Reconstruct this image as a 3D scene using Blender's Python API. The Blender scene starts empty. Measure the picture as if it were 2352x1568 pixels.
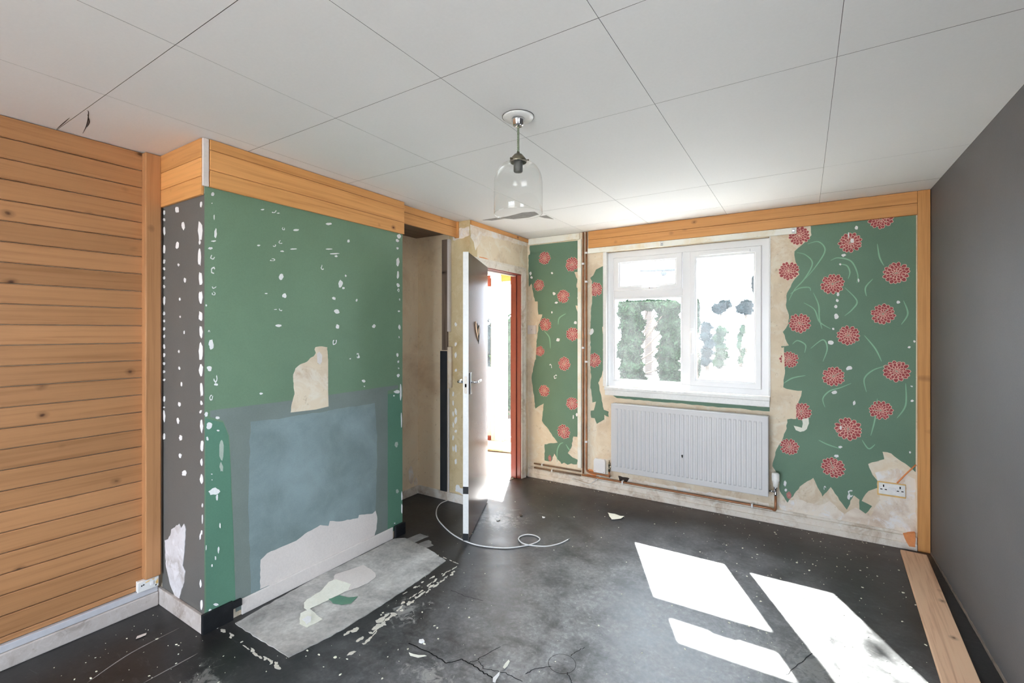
import bpy, bmesh, math, random
import numpy as np
from mathutils import Vector, Matrix
from mathutils.geometry import delaunay_2d_cdt

random.seed(7)
SC = bpy.context.scene
COL = SC.collection

# ------------------------------------------------------------------ camera
F, YAW, HC, HOR = 1065.0, math.radians(32.17), 1.4586, 761.9
cd = bpy.data.cameras.new('camera')
cam = bpy.data.objects.new('camera', cd)
COL.objects.link(cam)
cam.location = (0, 0, HC)
cam.rotation_euler = (math.radians(90), 0, YAW)
cd.sensor_width = 36.0
cd.lens = 36.0 * F / 2352.0
cd.shift_y = -22.1 / 2352.0
cd.clip_start = 0.02
SC.camera = cam

# ------------------------------------------------------------------ light
w = bpy.data.worlds.new('sky')
SC.world = w
w.use_nodes = True
bg = w.node_tree.nodes['Background']
bg.inputs[0].default_value = (0.83, 0.93, 1.06, 1)
bg.inputs[1].default_value = 7.5

SUN_DIR = Vector((0.495, -1.0, -1.12)).normalized()
sd = bpy.data.lights.new('sun', 'SUN')
sd.energy = 42.0
sd.angle = math.radians(0.6)
sd.color = (1.0, 0.975, 0.94)
sun = bpy.data.objects.new('sun', sd)
sun.rotation_euler = SUN_DIR.to_track_quat('-Z', 'Y').to_euler()
sun.location = (-4, 12, 12)
COL.objects.link(sun)

def portal(name, loc, rot, sx, sy):
    d = bpy.data.lights.new(name, 'AREA')
    d.shape = 'RECTANGLE'; d.size = sx; d.size_y = sy; d.energy = 1.0
    d.cycles.is_portal = True
    o = bpy.data.objects.new(name, d); o.location = loc; o.rotation_euler = rot
    COL.objects.link(o)
portal('window_portal', (-0.878, 4.215, 1.575), (math.radians(-90), 0, 0), 1.31, 1.24)
portal('added_rear_portal', (-1.0, -2.83, 1.105), (math.radians(90), 0, 0), 2.3, 2.09)
portal('added_side_portal', (0.85, 0.05, 1.50), (0, math.radians(90), 0), 0.9, 1.0)
portal('porch_portal', (-3.35, 5.24, 1.1), (math.radians(-90), 0, 0), 1.7, 2.15)

SC.view_settings.view_transform = 'Standard'
SC.view_settings.look = 'None'
SC.view_settings.gamma = 1.0
SC.view_settings.use_curve_mapping = False
SC.view_settings.exposure = 1.22
SC.cycles.use_denoising = True
SC.cycles.max_bounces = 10
SC.cycles.diffuse_bounces = 7
SC.cycles.transparent_max_bounces = 16
SC.cycles.sample_clamp_indirect = 8.0
SC.cycles.caustics_reflective = False
SC.cycles.caustics_refractive = False

# ------------------------------------------------------------------ planes of the room
H = 2.40
XL, XLB, XCH, XD, XR = -2.938, -2.966, -2.461, -2.375, 0.710
YC1, YC2, Y3, YW, YB = 1.111, 2.421, 3.110, 4.071, -2.6
RIGHT = (math.cos(YAW), math.sin(YAW), 0.0)
FWD = (-math.sin(YAW), math.cos(YAW), 0.0)

def hit(u, v, ax, val):
    a = (u - 1176.0) / F; b = (HOR - v) / F
    d = (FWD[0] + RIGHT[0]*a, FWD[1] + RIGHT[1]*a, b)
    c = (0, 0, HC)
    t = (val - c[ax]) / d[ax]
    return (c[0]+d[0]*t, c[1]+d[1]*t, c[2]+d[2]*t)

# plane: (axis, value, sign of the outward normal, index of the two in-plane axes)
PL = {'W': (1, YW, -1, (0, 2)), 'C': (0, XCH, 1, (1, 2)), 'L': (1, YC1, -1, (0, 2)),
      'F': (2, 0.0, 1, (0, 1)), 'D': (0, XD, 1, (1, 2)), 'S': (1, Y3, -1, (0, 2)),
      'B': (0, XLB, 1, (1, 2)), 'R': (0, XR, -1, (1, 2)), 'K': (2, H, -1, (0, 1)),
      'P': (0, XL, 1, (1, 2))}

def px(pl, u, v):
    ax, val, s, (i, j) = PL[pl]
    p = hit(u, v, ax, val)
    return (p[i], p[j])

def pxl(pl, pts):
    return [px(pl, u, v) for u, v in pts]

def lift(pl, q, off):
    ax, val, s, (i, j) = PL[pl]
    p = [0, 0, 0]
    p[ax] = val + s*off; p[i] = q[0]; p[j] = q[1]
    return tuple(p)

# ------------------------------------------------------------------ materials
def lin(c):
    c = c/255.0
    return c/12.92 if c <= 0.04045 else ((c+0.055)/1.055)**2.4

def rgb(r, g, b, k=1.45):
    return tuple(min(0.88, lin(x)*k) for x in (r, g, b)) + (1,)

MATS = {}
def new_mat(name):
    m = bpy.data.materials.new(name); m.use_nodes = True
    MATS[name] = m
    nt = m.node_tree
    return m, nt, nt.nodes['Principled BSDF']

def N(nt, t, **kw):
    n = nt.nodes.new(t)
    for k, v in kw.items():
        setattr(n, k, v)
    return n

def ramp(nt, src, stops):
    r = N(nt, 'ShaderNodeValToRGB')
    el = r.color_ramp.elements
    while len(el) < len(stops):
        el.new(0.5)
    for e, (p, c) in zip(el, stops):
        e.position = p; e.color = c
    nt.links.new(src, r.inputs[0])
    return r

def noise(nt, vec, scale, detail=5, rough=0.55, dist=0.0):
    n = N(nt, 'ShaderNodeTexNoise')
    n.inputs['Scale'].default_value = scale; n.inputs['Detail'].default_value = detail
    n.inputs['Roughness'].default_value = rough; n.inputs['Distortion'].default_value = dist
    if vec is not None:
        nt.links.new(vec, n.inputs['Vector'])
    return n

def coords(nt, kind='Object', scale=(1, 1, 1), rnd=0.0):
    tc = N(nt, 'ShaderNodeTexCoord')
    mp = N(nt, 'ShaderNodeMapping')
    mp.inputs['Scale'].default_value = scale
    src = tc.outputs[kind]
    if rnd:
        oi = N(nt, 'ShaderNodeObjectInfo')
        mu = N(nt, 'ShaderNodeMath', operation='MULTIPLY'); mu.inputs[1].default_value = rnd
        nt.links.new(oi.outputs['Random'], mu.inputs[0])
        ad = N(nt, 'ShaderNodeVectorMath', operation='ADD')
        nt.links.new(src, ad.inputs[0]); nt.links.new(mu.outputs[0], ad.inputs[1])
        src = ad.outputs[0]
    nt.links.new(src, mp.inputs['Vector'])
    return mp.outputs[0]

def mixc(nt, fac, a, b, mode='MIX'):
    m = N(nt, 'ShaderNodeMix', data_type='RGBA', blend_type=mode)
    for i, s in ((0, fac), (6, a), (7, b)):
        if isinstance(s, bpy.types.NodeSocket):
            nt.links.new(s, m.inputs[i])
        else:
            m.inputs[i].default_value = s
    return m.outputs[2]

def bump(nt, bs, src, strength, dist=0.01):
    b = N(nt, 'ShaderNodeBump')
    b.inputs['Strength'].default_value = strength; b.inputs['Distance'].default_value = dist
    nt.links.new(src, b.inputs['Height']); nt.links.new(b.outputs[0], bs.inputs['Normal'])

def paint(name, c, rough=0.6, var=0.10, scale=3.0, bmp=0.05, bscale=60, spec=0.35, metal=0.0, c2=None, fine=0.04):
    m, nt, bs = new_mat(name)
    v = coords(nt)
    n = noise(nt, v, scale, 6, 0.6, 0.3)
    if c2 is None:
        lo = tuple(x*(1-var) for x in c[:3]) + (1,)
        hi = tuple(min(0.9, x*(1+var)) for x in c[:3]) + (1,)
    else:
        lo, hi = c, c2
    r = ramp(nt, n.outputs[0], [(0.3, lo), (0.7, hi)])
    f = noise(nt, v, bscale, 3)
    g = ramp(nt, f.outputs[0], [(0.3, (1-fine,)*3 + (1,)), (0.7, (1+fine,)*3 + (1,))])
    out = mixc(nt, 1.0, r.outputs[0], g.outputs[0], 'MULTIPLY')
    nt.links.new(out, bs.inputs['Base Color'])
    bs.inputs['Roughness'].default_value = rough
    bs.inputs['Specular IOR Level'].default_value = spec
    bs.inputs['Metallic'].default_value = metal
    if bmp:
        bump(nt, bs, f.outputs[0], bmp)
    return m

def plaster(name, base, stain, white, k=0.5, scale=2.2):
    """old paste-stained plaster: cream ground, brown stains, chalky scrapes"""
    m, nt, bs = new_mat(name)
    v = coords(nt)
    n1 = noise(nt, v, scale, 8, 0.62, 0.6)
    a = ramp(nt, n1.outputs[0], [(0.30, stain), (0.52, base), (0.75, base)])
    n2 = noise(nt, v, scale*2.6, 9, 0.7, 1.2)
    f = ramp(nt, n2.outputs[0], [(0.50, (0, 0, 0, 1)), (0.62, (k, k, k, 1))])
    b = mixc(nt, f.outputs[0], a.outputs[0], white)
    n3 = noise(nt, v, 38, 4, 0.6)
    g = ramp(nt, n3.outputs[0], [(0.27, (0.72, 0.68, 0.62, 1)), (0.38, (1, 1, 1, 1))])
    out = mixc(nt, 0.8, b, g.outputs[0], 'MULTIPLY')
    nt.links.new(out, bs.inputs['Base Color'])
    bs.inputs['Roughness'].default_value = 0.85
    bs.inputs['Specular IOR Level'].default_value = 0.2
    bump(nt, bs, n2.outputs[0], 0.12, 0.006)
    return m

def wood(name, light, dark, knot, rough=0.42, varv=0.16, rnd=37.0):
    """boards are modelled with their length along local X"""
    m, nt, bs = new_mat(name)
    v = coords(nt, scale=(0.7, 20, 20), rnd=rnd)
    g = noise(nt, v, 2.2, 6, 0.62, 0.45)
    r = ramp(nt, g.outputs[0], [(0.28, dark), (0.50, light), (0.78, tuple(min(0.9, x*1.10) for x in light[:3]) + (1,))])
    v2 = coords(nt, scale=(8.5, 11, 2), rnd=rnd)
    vo = N(nt, 'ShaderNodeTexVoronoi'); vo.inputs['Scale'].default_value = 1.0
    dn = noise(nt, v2, 3.0, 3)
    ds = mixc(nt, 0.12, v2, dn.outputs[1], 'ADD')
    nt.links.new(ds, vo.inputs['Vector'])
    kr = ramp(nt, vo.outputs['Distance'], [(0.05, (1, 1, 1, 1)), (0.11, (0.4, 0.4, 0.4, 1)), (0.24, (0, 0, 0, 1))])
    sep = N(nt, 'ShaderNodeSeparateColor'); nt.links.new(vo.outputs['Color'], sep.inputs[0])
    gt = N(nt, 'ShaderNodeMath', operation='GREATER_THAN'); gt.inputs[1].default_value = 0.74
    nt.links.new(sep.outputs[0], gt.inputs[0])
    mu = N(nt, 'ShaderNodeMath', operation='MULTIPLY')
    nt.links.new(kr.outputs[0], mu.inputs[0]); nt.links.new(gt.outputs[0], mu.inputs[1])
    mk = mixc(nt, mu.outputs[0], r.outputs[0], knot)
    oi = N(nt, 'ShaderNodeObjectInfo')
    hv = ramp(nt, oi.outputs['Random'], [(0.0, (1-varv, 1-varv*1.05, 1-varv*1.15, 1)), (1.0, (1+varv*0.5,)*3 + (1,))])
    out = mixc(nt, 1.0, mk, hv.outputs[0], 'MULTIPLY')
    nt.links.new(out, bs.inputs['Base Color'])
    bs.inputs['Roughness'].default_value = rough
    bs.inputs['Specular IOR Level'].default_value = 0.3
    bump(nt, bs, g.outputs[0], 0.06, 0.003)
    return m

pine = wood('varnished_pine', rgb(154, 112, 76), rgb(138, 97, 63), rgb(70, 44, 28))
pine_bright = wood('bright_pine', rgb(192, 140, 86), rgb(174, 121, 68), rgb(104, 62, 34))
raw_pine = wood('raw_pine', rgb(206, 170, 142), rgb(172, 132, 108), rgb(96, 70, 58), rough=0.7)
old_timber = wood('old_grey_timber', rgb(112, 98, 86), rgb(84, 72, 62), rgb(56, 46, 40), rough=0.8)
ceil_white = paint('ceiling_white', (0.85, 0.85, 0.845, 1), 0.75, 0.015, 1.2, 0.02, 90, 0.2, fine=0.012)
gap_dark = paint('seam_backing_shade', (0.10, 0.095, 0.09, 1), 0.9)
wall_grey = paint('charcoal_wall_paint', rgb(82, 81, 82), 0.62, 0.05, 2.0, 0.10, 160, 0.3)
taupe = paint('taupe_wall_paint', rgb(86, 85, 82), 0.6, 0.07, 2.4, 0.06, 120, 0.3)
green = paint('green_wallpaper', rgb(88, 113, 95), 0.55, 0.10, 1.6, 0.05, 130, 0.3)
green2 = paint('green_chimney_paper', rgb(96, 120, 98), 0.5, 0.09, 1.5, 0.05, 130, 0.3)
teal_strip = paint('jade_green_paint', rgb(80, 116, 98), 0.5, 0.06, 2.0, 0.04, 130, 0.3)
grey_teal = paint('grey_teal_board_paint', rgb(100, 114, 114), 0.6, 0.12, 4.0, 0.04, 120, 0.3, c2=rgb(122, 138, 140))
grey_band = paint('grey_band_paint', rgb(104, 114, 110), 0.6, 0.08, 4.0, 0.04, 120, 0.3)
plaster_cream = plaster('cream_plaster', rgb(196, 183, 162), rgb(174, 156, 134), rgb(208, 201, 190))
plaster_white = plaster('chalky_plaster', rgb(206, 196, 184), rgb(166, 144, 124), rgb(222, 218, 214), 0.85, 3.2)
plaster_tan = plaster('tan_plaster', rgb(206, 190, 166), rgb(186, 166, 140), rgb(208, 196, 176), 0.35, 2.0)
plaster_yellow = plaster('ochre_plaster', rgb(180, 164, 130), rgb(160, 138, 98), rgb(196, 186, 162), 0.35, 2.4)
patch_pale = paint('pale_grey_undercoat', rgb(188, 182, 178), 0.8, 0.05, 3.0, 0.05, 90, 0.2)
chip_white = paint('exposed_plaster_chip', rgb(232, 222, 204), 0.85, 0.07, 9.0, 0.1, 120, 0.2)
chip_grey = paint('rubbed_grey_smear', rgb(150, 160, 150), 0.8, 0.08, 9.0, 0.05, 120, 0.2)
white_gloss = paint('white_gloss_paint', (0.80, 0.80, 0.78, 1), 0.35, 0.04, 5.0, 0.03, 60, 0.5)
dirty_white = plaster('dirty_white_paint', rgb(198, 191, 181), rgb(154, 138, 120), rgb(208, 204, 198), 0.5, 6.0)
grimy_white = plaster('grimy_white_paint', rgb(162, 155, 150), rgb(122, 110, 100), rgb(178, 173, 170), 0.5, 7.0)
torn_white = plaster('torn_paper_white', rgb(182, 180, 182), rgb(150, 144, 140), rgb(200, 199, 202), 0.6, 6.0)
trunk_grey = paint('dull_white_plastic', rgb(168, 168, 172), 0.4, 0.03, 5.0, 0.0, 40, 0.4)
pvc = paint('white_pvc', (0.84, 0.84, 0.845, 1), 0.3, 0.01, 3.0, 0.0, 40, 0.5, fine=0.0)
rad_white = paint('radiator_enamel', (0.63, 0.63, 0.635, 1), 0.38, 0.02, 4.0, 0.0, 60, 0.45, fine=0.01)
cream_timber = plaster('cream_painted_timber', rgb(226, 218, 196), rgb(196, 184, 158), rgb(232, 228, 214), 0.4, 4.0)
black_paint = paint('black_skirting_paint', (0.012, 0.013, 0.015, 1), 0.5, 0.3, 14.0, 0.15, 60, 0.35)
slate_board = paint('dark_slate_board', (0.035, 0.04, 0.045, 1), 0.6, 0.1, 4.0, 0.02, 80, 0.3)
red_brown = paint('red_brown_gloss', rgb(112, 48, 40), 0.3, 0.10, 3.0, 0.03, 50, 0.5)
door_brown = paint('brown_door_varnish', rgb(66, 51, 42), 0.24, 0.10, 2.4, 0.02, 40, 0.55)
copper = paint('aged_copper', rgb(138, 94, 64), 0.42, 0.30, 14.0, 0.1, 60, 0.5, metal=0.35)
dull_pipe = paint('painted_dull_pipe', rgb(110, 88, 70), 0.55, 0.3, 16.0, 0.15, 60, 0.4, metal=0.3)
chrome = paint('chrome', (0.75, 0.76, 0.78, 1), 0.16, 0.02, 3.0, 0.0, 40, 0.5, metal=1.0)
bronze = paint('antique_bronze', (0.20, 0.18, 0.13, 1), 0.35, 0.1, 8.0, 0.0, 40, 0.5, metal=0.8)
dark_plastic = paint('dark_lampholder', (0.10, 0.10, 0.09, 1), 0.45, 0.05, 5.0, 0.0)
cord_green = paint('grey_green_braid', rgb(110, 118, 100), 0.8, 0.2, 60.0, 0.2, 200, 0.2)
cable_white = paint('white_flex', (0.78, 0.78, 0.77, 1), 0.4, 0.02, 5.0, 0.0)
socket_white = paint('yellowed_socket_plastic', rgb(230, 222, 200), 0.35, 0.06, 20.0, 0.0, 40, 0.5)
ply_edge = paint('yellow_back_box', rgb(196, 162, 104), 0.6, 0.15, 20.0, 0.05)
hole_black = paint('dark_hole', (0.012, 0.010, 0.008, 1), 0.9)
brick_orange = paint('exposed_brick', rgb(202, 130, 84), 0.85, 0.15, 12.0, 0.25, 60, 0.2)
paper_back = paint('cream_paper_back', rgb(222, 214, 192), 0.8, 0.06, 6.0, 0.05, 80, 0.2)
petal_red = paint('dahlia_red_print', rgb(138, 60, 62), 0.6, 0.18, 30.0, 0.0, 40, 0.3)
petal_pale = paint('dahlia_pale_print', rgb(204, 164, 150), 0.6, 0.08, 30.0, 0.0, 40, 0.3)
scroll_pale = paint('pale_scroll_print', rgb(116, 156, 128), 0.55, 0.06, 6.0, 0.0, 40, 0.3)
concrete_pale = None

def floor_material():
    m, nt, bs = new_mat('worn_black_bitumen')
    v = coords(nt)
    big = noise(nt, v, 1.1, 6, 0.6, 0.5)
    c = ramp(nt, big.outputs[0], [(0.34, (0.016, 0.015, 0.015, 1)), (0.55, (0.036, 0.036, 0.037, 1)), (0.74, (0.085, 0.085, 0.087, 1))])
    med = noise(nt, v, 5.5, 9, 0.70, 0.25)
    d = ramp(nt, med.outputs[0], [(0.36, (0.55, 0.55, 0.55, 1)), (0.52, (1, 1, 1, 1)), (0.68, (1.7, 1.68, 1.65, 1))])
    a = mixc(nt, 0.9, c.outputs[0], d.outputs[0], 'MULTIPLY')
    fine = noise(nt, v, 42, 6, 0.7, 0.6)
    e = ramp(nt, fine.outputs[0], [(0.40, (0.8, 0.8, 0.8, 1)), (0.60, (1.12, 1.12, 1.12, 1)), (0.74, (2.0, 2.0, 1.95, 1))])
    a = mixc(nt, 0.8, a, e.outputs[0], 'MULTIPLY')
    # scuff streaks along the walking direction
    vs = coords(nt, scale=(3, 14, 1))
    st = noise(nt, vs, 2.6, 7, 0.7, 0.8)
    sf = ramp(nt, st.outputs[0], [(0.60, (0, 0, 0, 1)), (0.76, (0.35, 0.35, 0.35, 1))])
    a = mixc(nt, sf.outputs[0], a, (0.20, 0.20, 0.20, 1))
    # trodden grey dust plus window sheen painted mid-room, clean black bitumen at its edges
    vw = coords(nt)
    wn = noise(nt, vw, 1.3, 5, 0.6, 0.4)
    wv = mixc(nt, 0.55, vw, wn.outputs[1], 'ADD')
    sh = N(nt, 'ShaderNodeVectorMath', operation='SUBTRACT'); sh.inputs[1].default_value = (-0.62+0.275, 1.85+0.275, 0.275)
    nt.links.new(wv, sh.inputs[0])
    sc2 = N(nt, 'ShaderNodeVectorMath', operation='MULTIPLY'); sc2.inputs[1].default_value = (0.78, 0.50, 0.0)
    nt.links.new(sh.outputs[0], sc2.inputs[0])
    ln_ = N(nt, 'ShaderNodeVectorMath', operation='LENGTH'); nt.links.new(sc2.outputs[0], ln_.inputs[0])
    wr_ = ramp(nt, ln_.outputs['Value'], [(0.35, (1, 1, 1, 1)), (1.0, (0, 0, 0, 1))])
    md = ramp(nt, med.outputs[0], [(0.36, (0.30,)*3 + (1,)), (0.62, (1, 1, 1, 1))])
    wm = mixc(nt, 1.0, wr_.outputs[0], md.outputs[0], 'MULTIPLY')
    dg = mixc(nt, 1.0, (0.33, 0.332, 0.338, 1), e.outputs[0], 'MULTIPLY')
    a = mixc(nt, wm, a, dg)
    # scuffed pale patches where the bitumen has broken up
    for (qx, qy), (kx, ky), amt in ((px('F', 1000, 1556), (3.6, 5.2), 0.85), (px('F', 930, 1405), (4.5, 3.2), 0.75), (px('F', 1150, 1195), (2.2, 2.2), 0.45), (px('F', 1880, 1540), (1.6, 2.0), 0.40), (px('F', 480, 1560), (3.5, 6.0), 0.45)):
        s1 = N(nt, 'ShaderNodeVectorMath', operation='SUBTRACT'); s1.inputs[1].default_value = (qx, qy, 0)
        nt.links.new(v, s1.inputs[0])
        s2 = N(nt, 'ShaderNodeVectorMath', operation='MULTIPLY'); s2.inputs[1].default_value = (kx, ky, 0)
        nt.links.new(s1.outputs[0], s2.inputs[0])
        s3 = N(nt, 'ShaderNodeVectorMath', operation='LENGTH'); nt.links.new(s2.outputs[0], s3.inputs[0])
        fm = N(nt, 'ShaderNodeMapRange'); fm.inputs[1].default_value = 1.0; fm.inputs[2].default_value = 0.0
        fm.inputs[3].default_value = -0.22; fm.inputs[4].default_value = 0.10
        nt.links.new(s3.outputs['Value'], fm.inputs[0])
        nz = noise(nt, v, 16.0, 9, 0.72, 1.0)
        sm = N(nt, 'ShaderNodeMath', operation='ADD'); nt.links.new(nz.outputs[0], sm.inputs[0]); nt.links.new(fm.outputs[0], sm.inputs[1])
        rm = ramp(nt, sm.outputs[0], [(0.50, (0, 0, 0, 1)), (0.60, (amt,)*3 + (1,))])
        a = mixc(nt, rm.outputs[0], a, (0.36, 0.355, 0.34, 1))
    # brown dirt swept against the skirting of the window wall
    sx = N(nt, 'ShaderNodeSeparateXYZ'); nt.links.new(wv, sx.inputs[0])
    bw_ = N(nt, 'ShaderNodeMapRange'); bw_.inputs[1].default_value = 3.95; bw_.inputs[2].default_value = 4.45
    nt.links.new(sx.outputs[1], bw_.inputs[0])
    a = mixc(nt, bw_.outputs[0], a, (0.085, 0.058, 0.045, 1))
    nt.links.new(a, bs.inputs['Base Color'])
    rr = ramp(nt, med.outputs[0], [(0.3, (0.30,)*3 + (1,)), (0.7, (0.52,)*3 + (1,))])
    nt.links.new(rr.outputs[0], bs.inputs['Roughness'])
    bs.inputs['Specular IOR Level'].default_value = 0.5
    bump(nt, bs, med.outputs[0], 0.18, 0.006)
    return m
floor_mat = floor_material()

def stone(name, c1, c2, c3, scale=4.0, rough=0.7):
    m, nt, bs = new_mat(name)
    v = coords(nt)
    n = noise(nt, v, scale, 9, 0.70, 0.25)
    r = ramp(nt, n.outputs[0], [(0.32, c1), (0.5, c2), (0.68, c3)])
    f = noise(nt, v, 55, 4, 0.6)
    g = ramp(nt, f.outputs[0], [(0.3, (0.8, 0.8, 0.8, 1)), (0.6, (1.05, 1.05, 1.05, 1))])
    out = mixc(nt, 0.8, r.outputs[0], g.outputs[0], 'MULTIPLY')
    nt.links.new(out, bs.inputs['Base Color'])
    bs.inputs['Roughness'].default_value = rough
    bump(nt, bs, n.outputs[0], 0.1, 0.004)
    return m
hearth_mat = stone('pale_hearth_concrete', rgb(112, 110, 107), rgb(152, 150, 147), rgb(182, 181, 177))
hall_floor_mat = stone('hall_concrete', (0.22, 0.215, 0.205, 1), (0.28, 0.275, 0.265, 1), (0.34, 0.335, 0.325, 1), 3.0)
old_dust = paint('brown_grey_dust', rgb(112, 102, 94), 0.9, 0.2, 12.0, 0.1, 80, 0.1)
smear_mat = paint('pale_plaster_smear', rgb(178, 174, 164), 0.85, 0.15, 14.0, 0.1, 80, 0.2)
dust_mat = paint('grey_dust', rgb(128, 126, 124), 0.9, 0.2, 20.0, 0.1, 80, 0.1)
fleck_mat = paint('paint_flecks', rgb(214, 204, 182), 0.85, 0.15, 30.0, 0.05)
crack_mat = paint('floor_crack', (0.006, 0.006, 0.006, 1), 0.9)
ground_mat = stone('garden_paving', (0.15, 0.147, 0.14, 1), (0.19, 0.186, 0.178, 1), (0.23, 0.226, 0.217, 1), 1.2, 0.9)
ground_pale = stone('pale_bounce_ground', (0.36, 0.355, 0.34, 1), (0.42, 0.415, 0.40, 1), (0.48, 0.475, 0.46, 1), 1.2, 0.9)  # extra pale so the unseen rear ground bounces light onto the ceiling
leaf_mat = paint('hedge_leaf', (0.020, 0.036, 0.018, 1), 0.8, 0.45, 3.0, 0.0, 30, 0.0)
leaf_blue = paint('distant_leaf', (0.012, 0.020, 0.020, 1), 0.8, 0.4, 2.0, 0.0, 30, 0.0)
bark_mat = paint('bark', (0.10, 0.075, 0.055, 1), 0.9, 0.2, 8.0, 0.2)
brick_mat = paint('garden_brick', (0.055, 0.040, 0.032, 1), 0.9, 0.2, 6.0, 0.1)
roof_mat = paint('grey_mortar', (0.09, 0.085, 0.08, 1), 0.8, 0.1, 4.0, 0.1)
render_mat = paint('house_render', (0.55, 0.53, 0.48, 1), 0.9, 0.05, 2.0, 0.05)

def glass_material(name, dust, tint=(1, 1, 1, 1), refl=0.008):
    m = bpy.data.materials.new(name); m.use_nodes = True
    nt = m.node_tree; nt.nodes.clear()
    out = N(nt, 'ShaderNodeOutputMaterial')
    tr = N(nt, 'ShaderNodeBsdfTransparent'); tr.inputs[0].default_value = tint
    gl = N(nt, 'ShaderNodeBsdfGlossy'); gl.inputs['Roughness'].default_value = 0.02
    lw = N(nt, 'ShaderNodeLayerWeight'); lw.inputs['Blend'].default_value = 0.5
    pw = N(nt, 'ShaderNodeMath', operation='POWER'); pw.inputs[1].default_value = 5.0
    nt.links.new(lw.outputs['Facing'], pw.inputs[0])
    ma = N(nt, 'ShaderNodeMath', operation='MULTIPLY_ADD'); ma.inputs[1].default_value = 0.9; ma.inputs[2].default_value = refl
    nt.links.new(pw.outputs[0], ma.inputs[0])
    mx = N(nt, 'ShaderNodeMixShader')
    nt.links.new(ma.outputs[0], mx.inputs[0])
    nt.links.new(tr.outputs[0], mx.inputs[1]); nt.links.new(gl.outputs[0], mx.inputs[2])
    last = mx.outputs[0]
    if dust > 0:
        tl = N(nt, 'ShaderNodeBsdfTranslucent'); tl.inputs[0].default_value = (0.95, 0.96, 1.0, 1)
        v = coords(nt, scale=(2.2, 2.2, 1.2))
        n = noise(nt, v, 4.0, 6, 0.6, 0.6)
        r = ramp(nt, n.outputs[0], [(0.3, (dust*0.6,)*3 + (1,)), (0.7, (dust*1.4,)*3 + (1,))])
        m2 = N(nt, 'ShaderNodeMixShader')
        nt.links.new(r.outputs[0], m2.inputs[0])
        nt.links.new(last, m2.inputs[1]); nt.links.new(tl.outputs[0], m2.inputs[2])
        last = m2.outputs[0]
    nt.links.new(last, out.inputs[0])
    return m
pane_mat = glass_material('dusty_window_glass', 0.007, (0.93, 0.95, 0.95, 1))
pane_clean = glass_material('window_glass', 0.005)
shade_glass = glass_material('clear_shade_glass', 0.0, (0.985, 0.99, 0.985, 1), 0.04)

# ------------------------------------------------------------------ builders
def tag(o, label=None, cat=None, group=None, kind=None):
    if label: o['label'] = label
    if cat: o['category'] = cat
    if group: o['group'] = group
    if kind: o['kind'] = kind
    return o

def link(o, parent=None):
    COL.objects.link(o)
    if parent is not None:
        o.parent = parent
    return o

def empty(name, loc=(0, 0, 0), rz=0.0):
    o = bpy.data.objects.new(name, None)
    o.location = loc; o.rotation_euler = (0, 0, rz); o.empty_display_size = 0.05
    return link(o)

def to_mesh(name, bm, mats, smooth=False, recalc=True):
    if recalc:
        bmesh.ops.recalc_face_normals(bm, faces=bm.faces)
    me = bpy.data.meshes.new(name)
    bm.to_mesh(me); bm.free()
    for m in (mats if isinstance(mats, (list, tuple)) else [mats]):
        me.materials.append(m)
    if smooth:
        me.polygons.foreach_set('use_smooth', [True]*len(me.polygons))
    return me

def obj(name, bm, mats, parent=None, smooth=False, recalc=True):
    o = bpy.data.objects.new(name, to_mesh(name, bm, mats, smooth, recalc))
    link(o, parent)
    if parent is not None:
        o.matrix_parent_inverse = parent_matrix(parent).inverted()
    return o

def parent_matrix(p):
    if p.parent is None:
        return p.matrix_basis.copy()
    return parent_matrix(p.parent) @ p.matrix_parent_inverse @ p.matrix_basis

def bm_box(bm, x0, x1, y0, y1, z0, z1, bev=0.0, M=None, mi=0):
    vs = [bm.verts.new((x, y, z)) for x in (x0, x1) for y in (y0, y1) for z in (z0, z1)]
    fs = [(0, 1, 3, 2), (4, 6, 7, 5), (0, 4, 5, 1), (2, 3, 7, 6), (0, 2, 6, 4), (1, 5, 7, 3)]
    faces = [bm.faces.new([vs[i] for i in f]) for f in fs]
    for f in faces: f.material_index = mi
    if bev > 0:
        es = list({e for f in faces for e in f.edges})
        r = bmesh.ops.bevel(bm, geom=es, offset=bev, segments=2, affect='EDGES', profile=0.5)
        vs = list({v for f in r['faces'] for v in f.verts} | {v for v in vs if v.is_valid})
    if M is not None:
        bmesh.ops.transform(bm, matrix=M, verts=[v for v in vs if v.is_valid])
    return vs

def box(name, x0, x1, y0, y1, z0, z1, mat, parent=None, bev=0.0):
    bm = bmesh.new()
    bm_box(bm, x0, x1, y0, y1, z0, z1, bev)
    return obj(name, bm, mat, parent)

def boxes(name, lst, mat, parent=None, bev=0.0):
    bm = bmesh.new()
    for b in lst:
        bm_box(bm, *b, bev)
    return obj(name, bm, mat, parent)

def plank_mesh(name, L, Wd, T, mat, bev=0.002):
    """length along local X from 0..L, width local Y 0..Wd, thickness local Z 0..T"""
    bm = bmesh.new()
    bm_box(bm, 0, L, 0, Wd, 0, T, bev)
    return to_mesh(name, bm, mat)

def place(name, me, parent, O, ex, ey, ez):
    """put local X,Y,Z along ex,ey,ez with origin at O"""
    o = bpy.data.objects.new(name, me); link(o, parent)
    M = Matrix(((ex[0], ey[0], ez[0], O[0]), (ex[1], ey[1], ez[1], O[1]), (ex[2], ey[2], ez[2], O[2]), (0, 0, 0, 1)))
    if parent is not None:
        o.matrix_parent_inverse = parent_matrix(parent).inverted()
    o.matrix_basis = M
    return o

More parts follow.
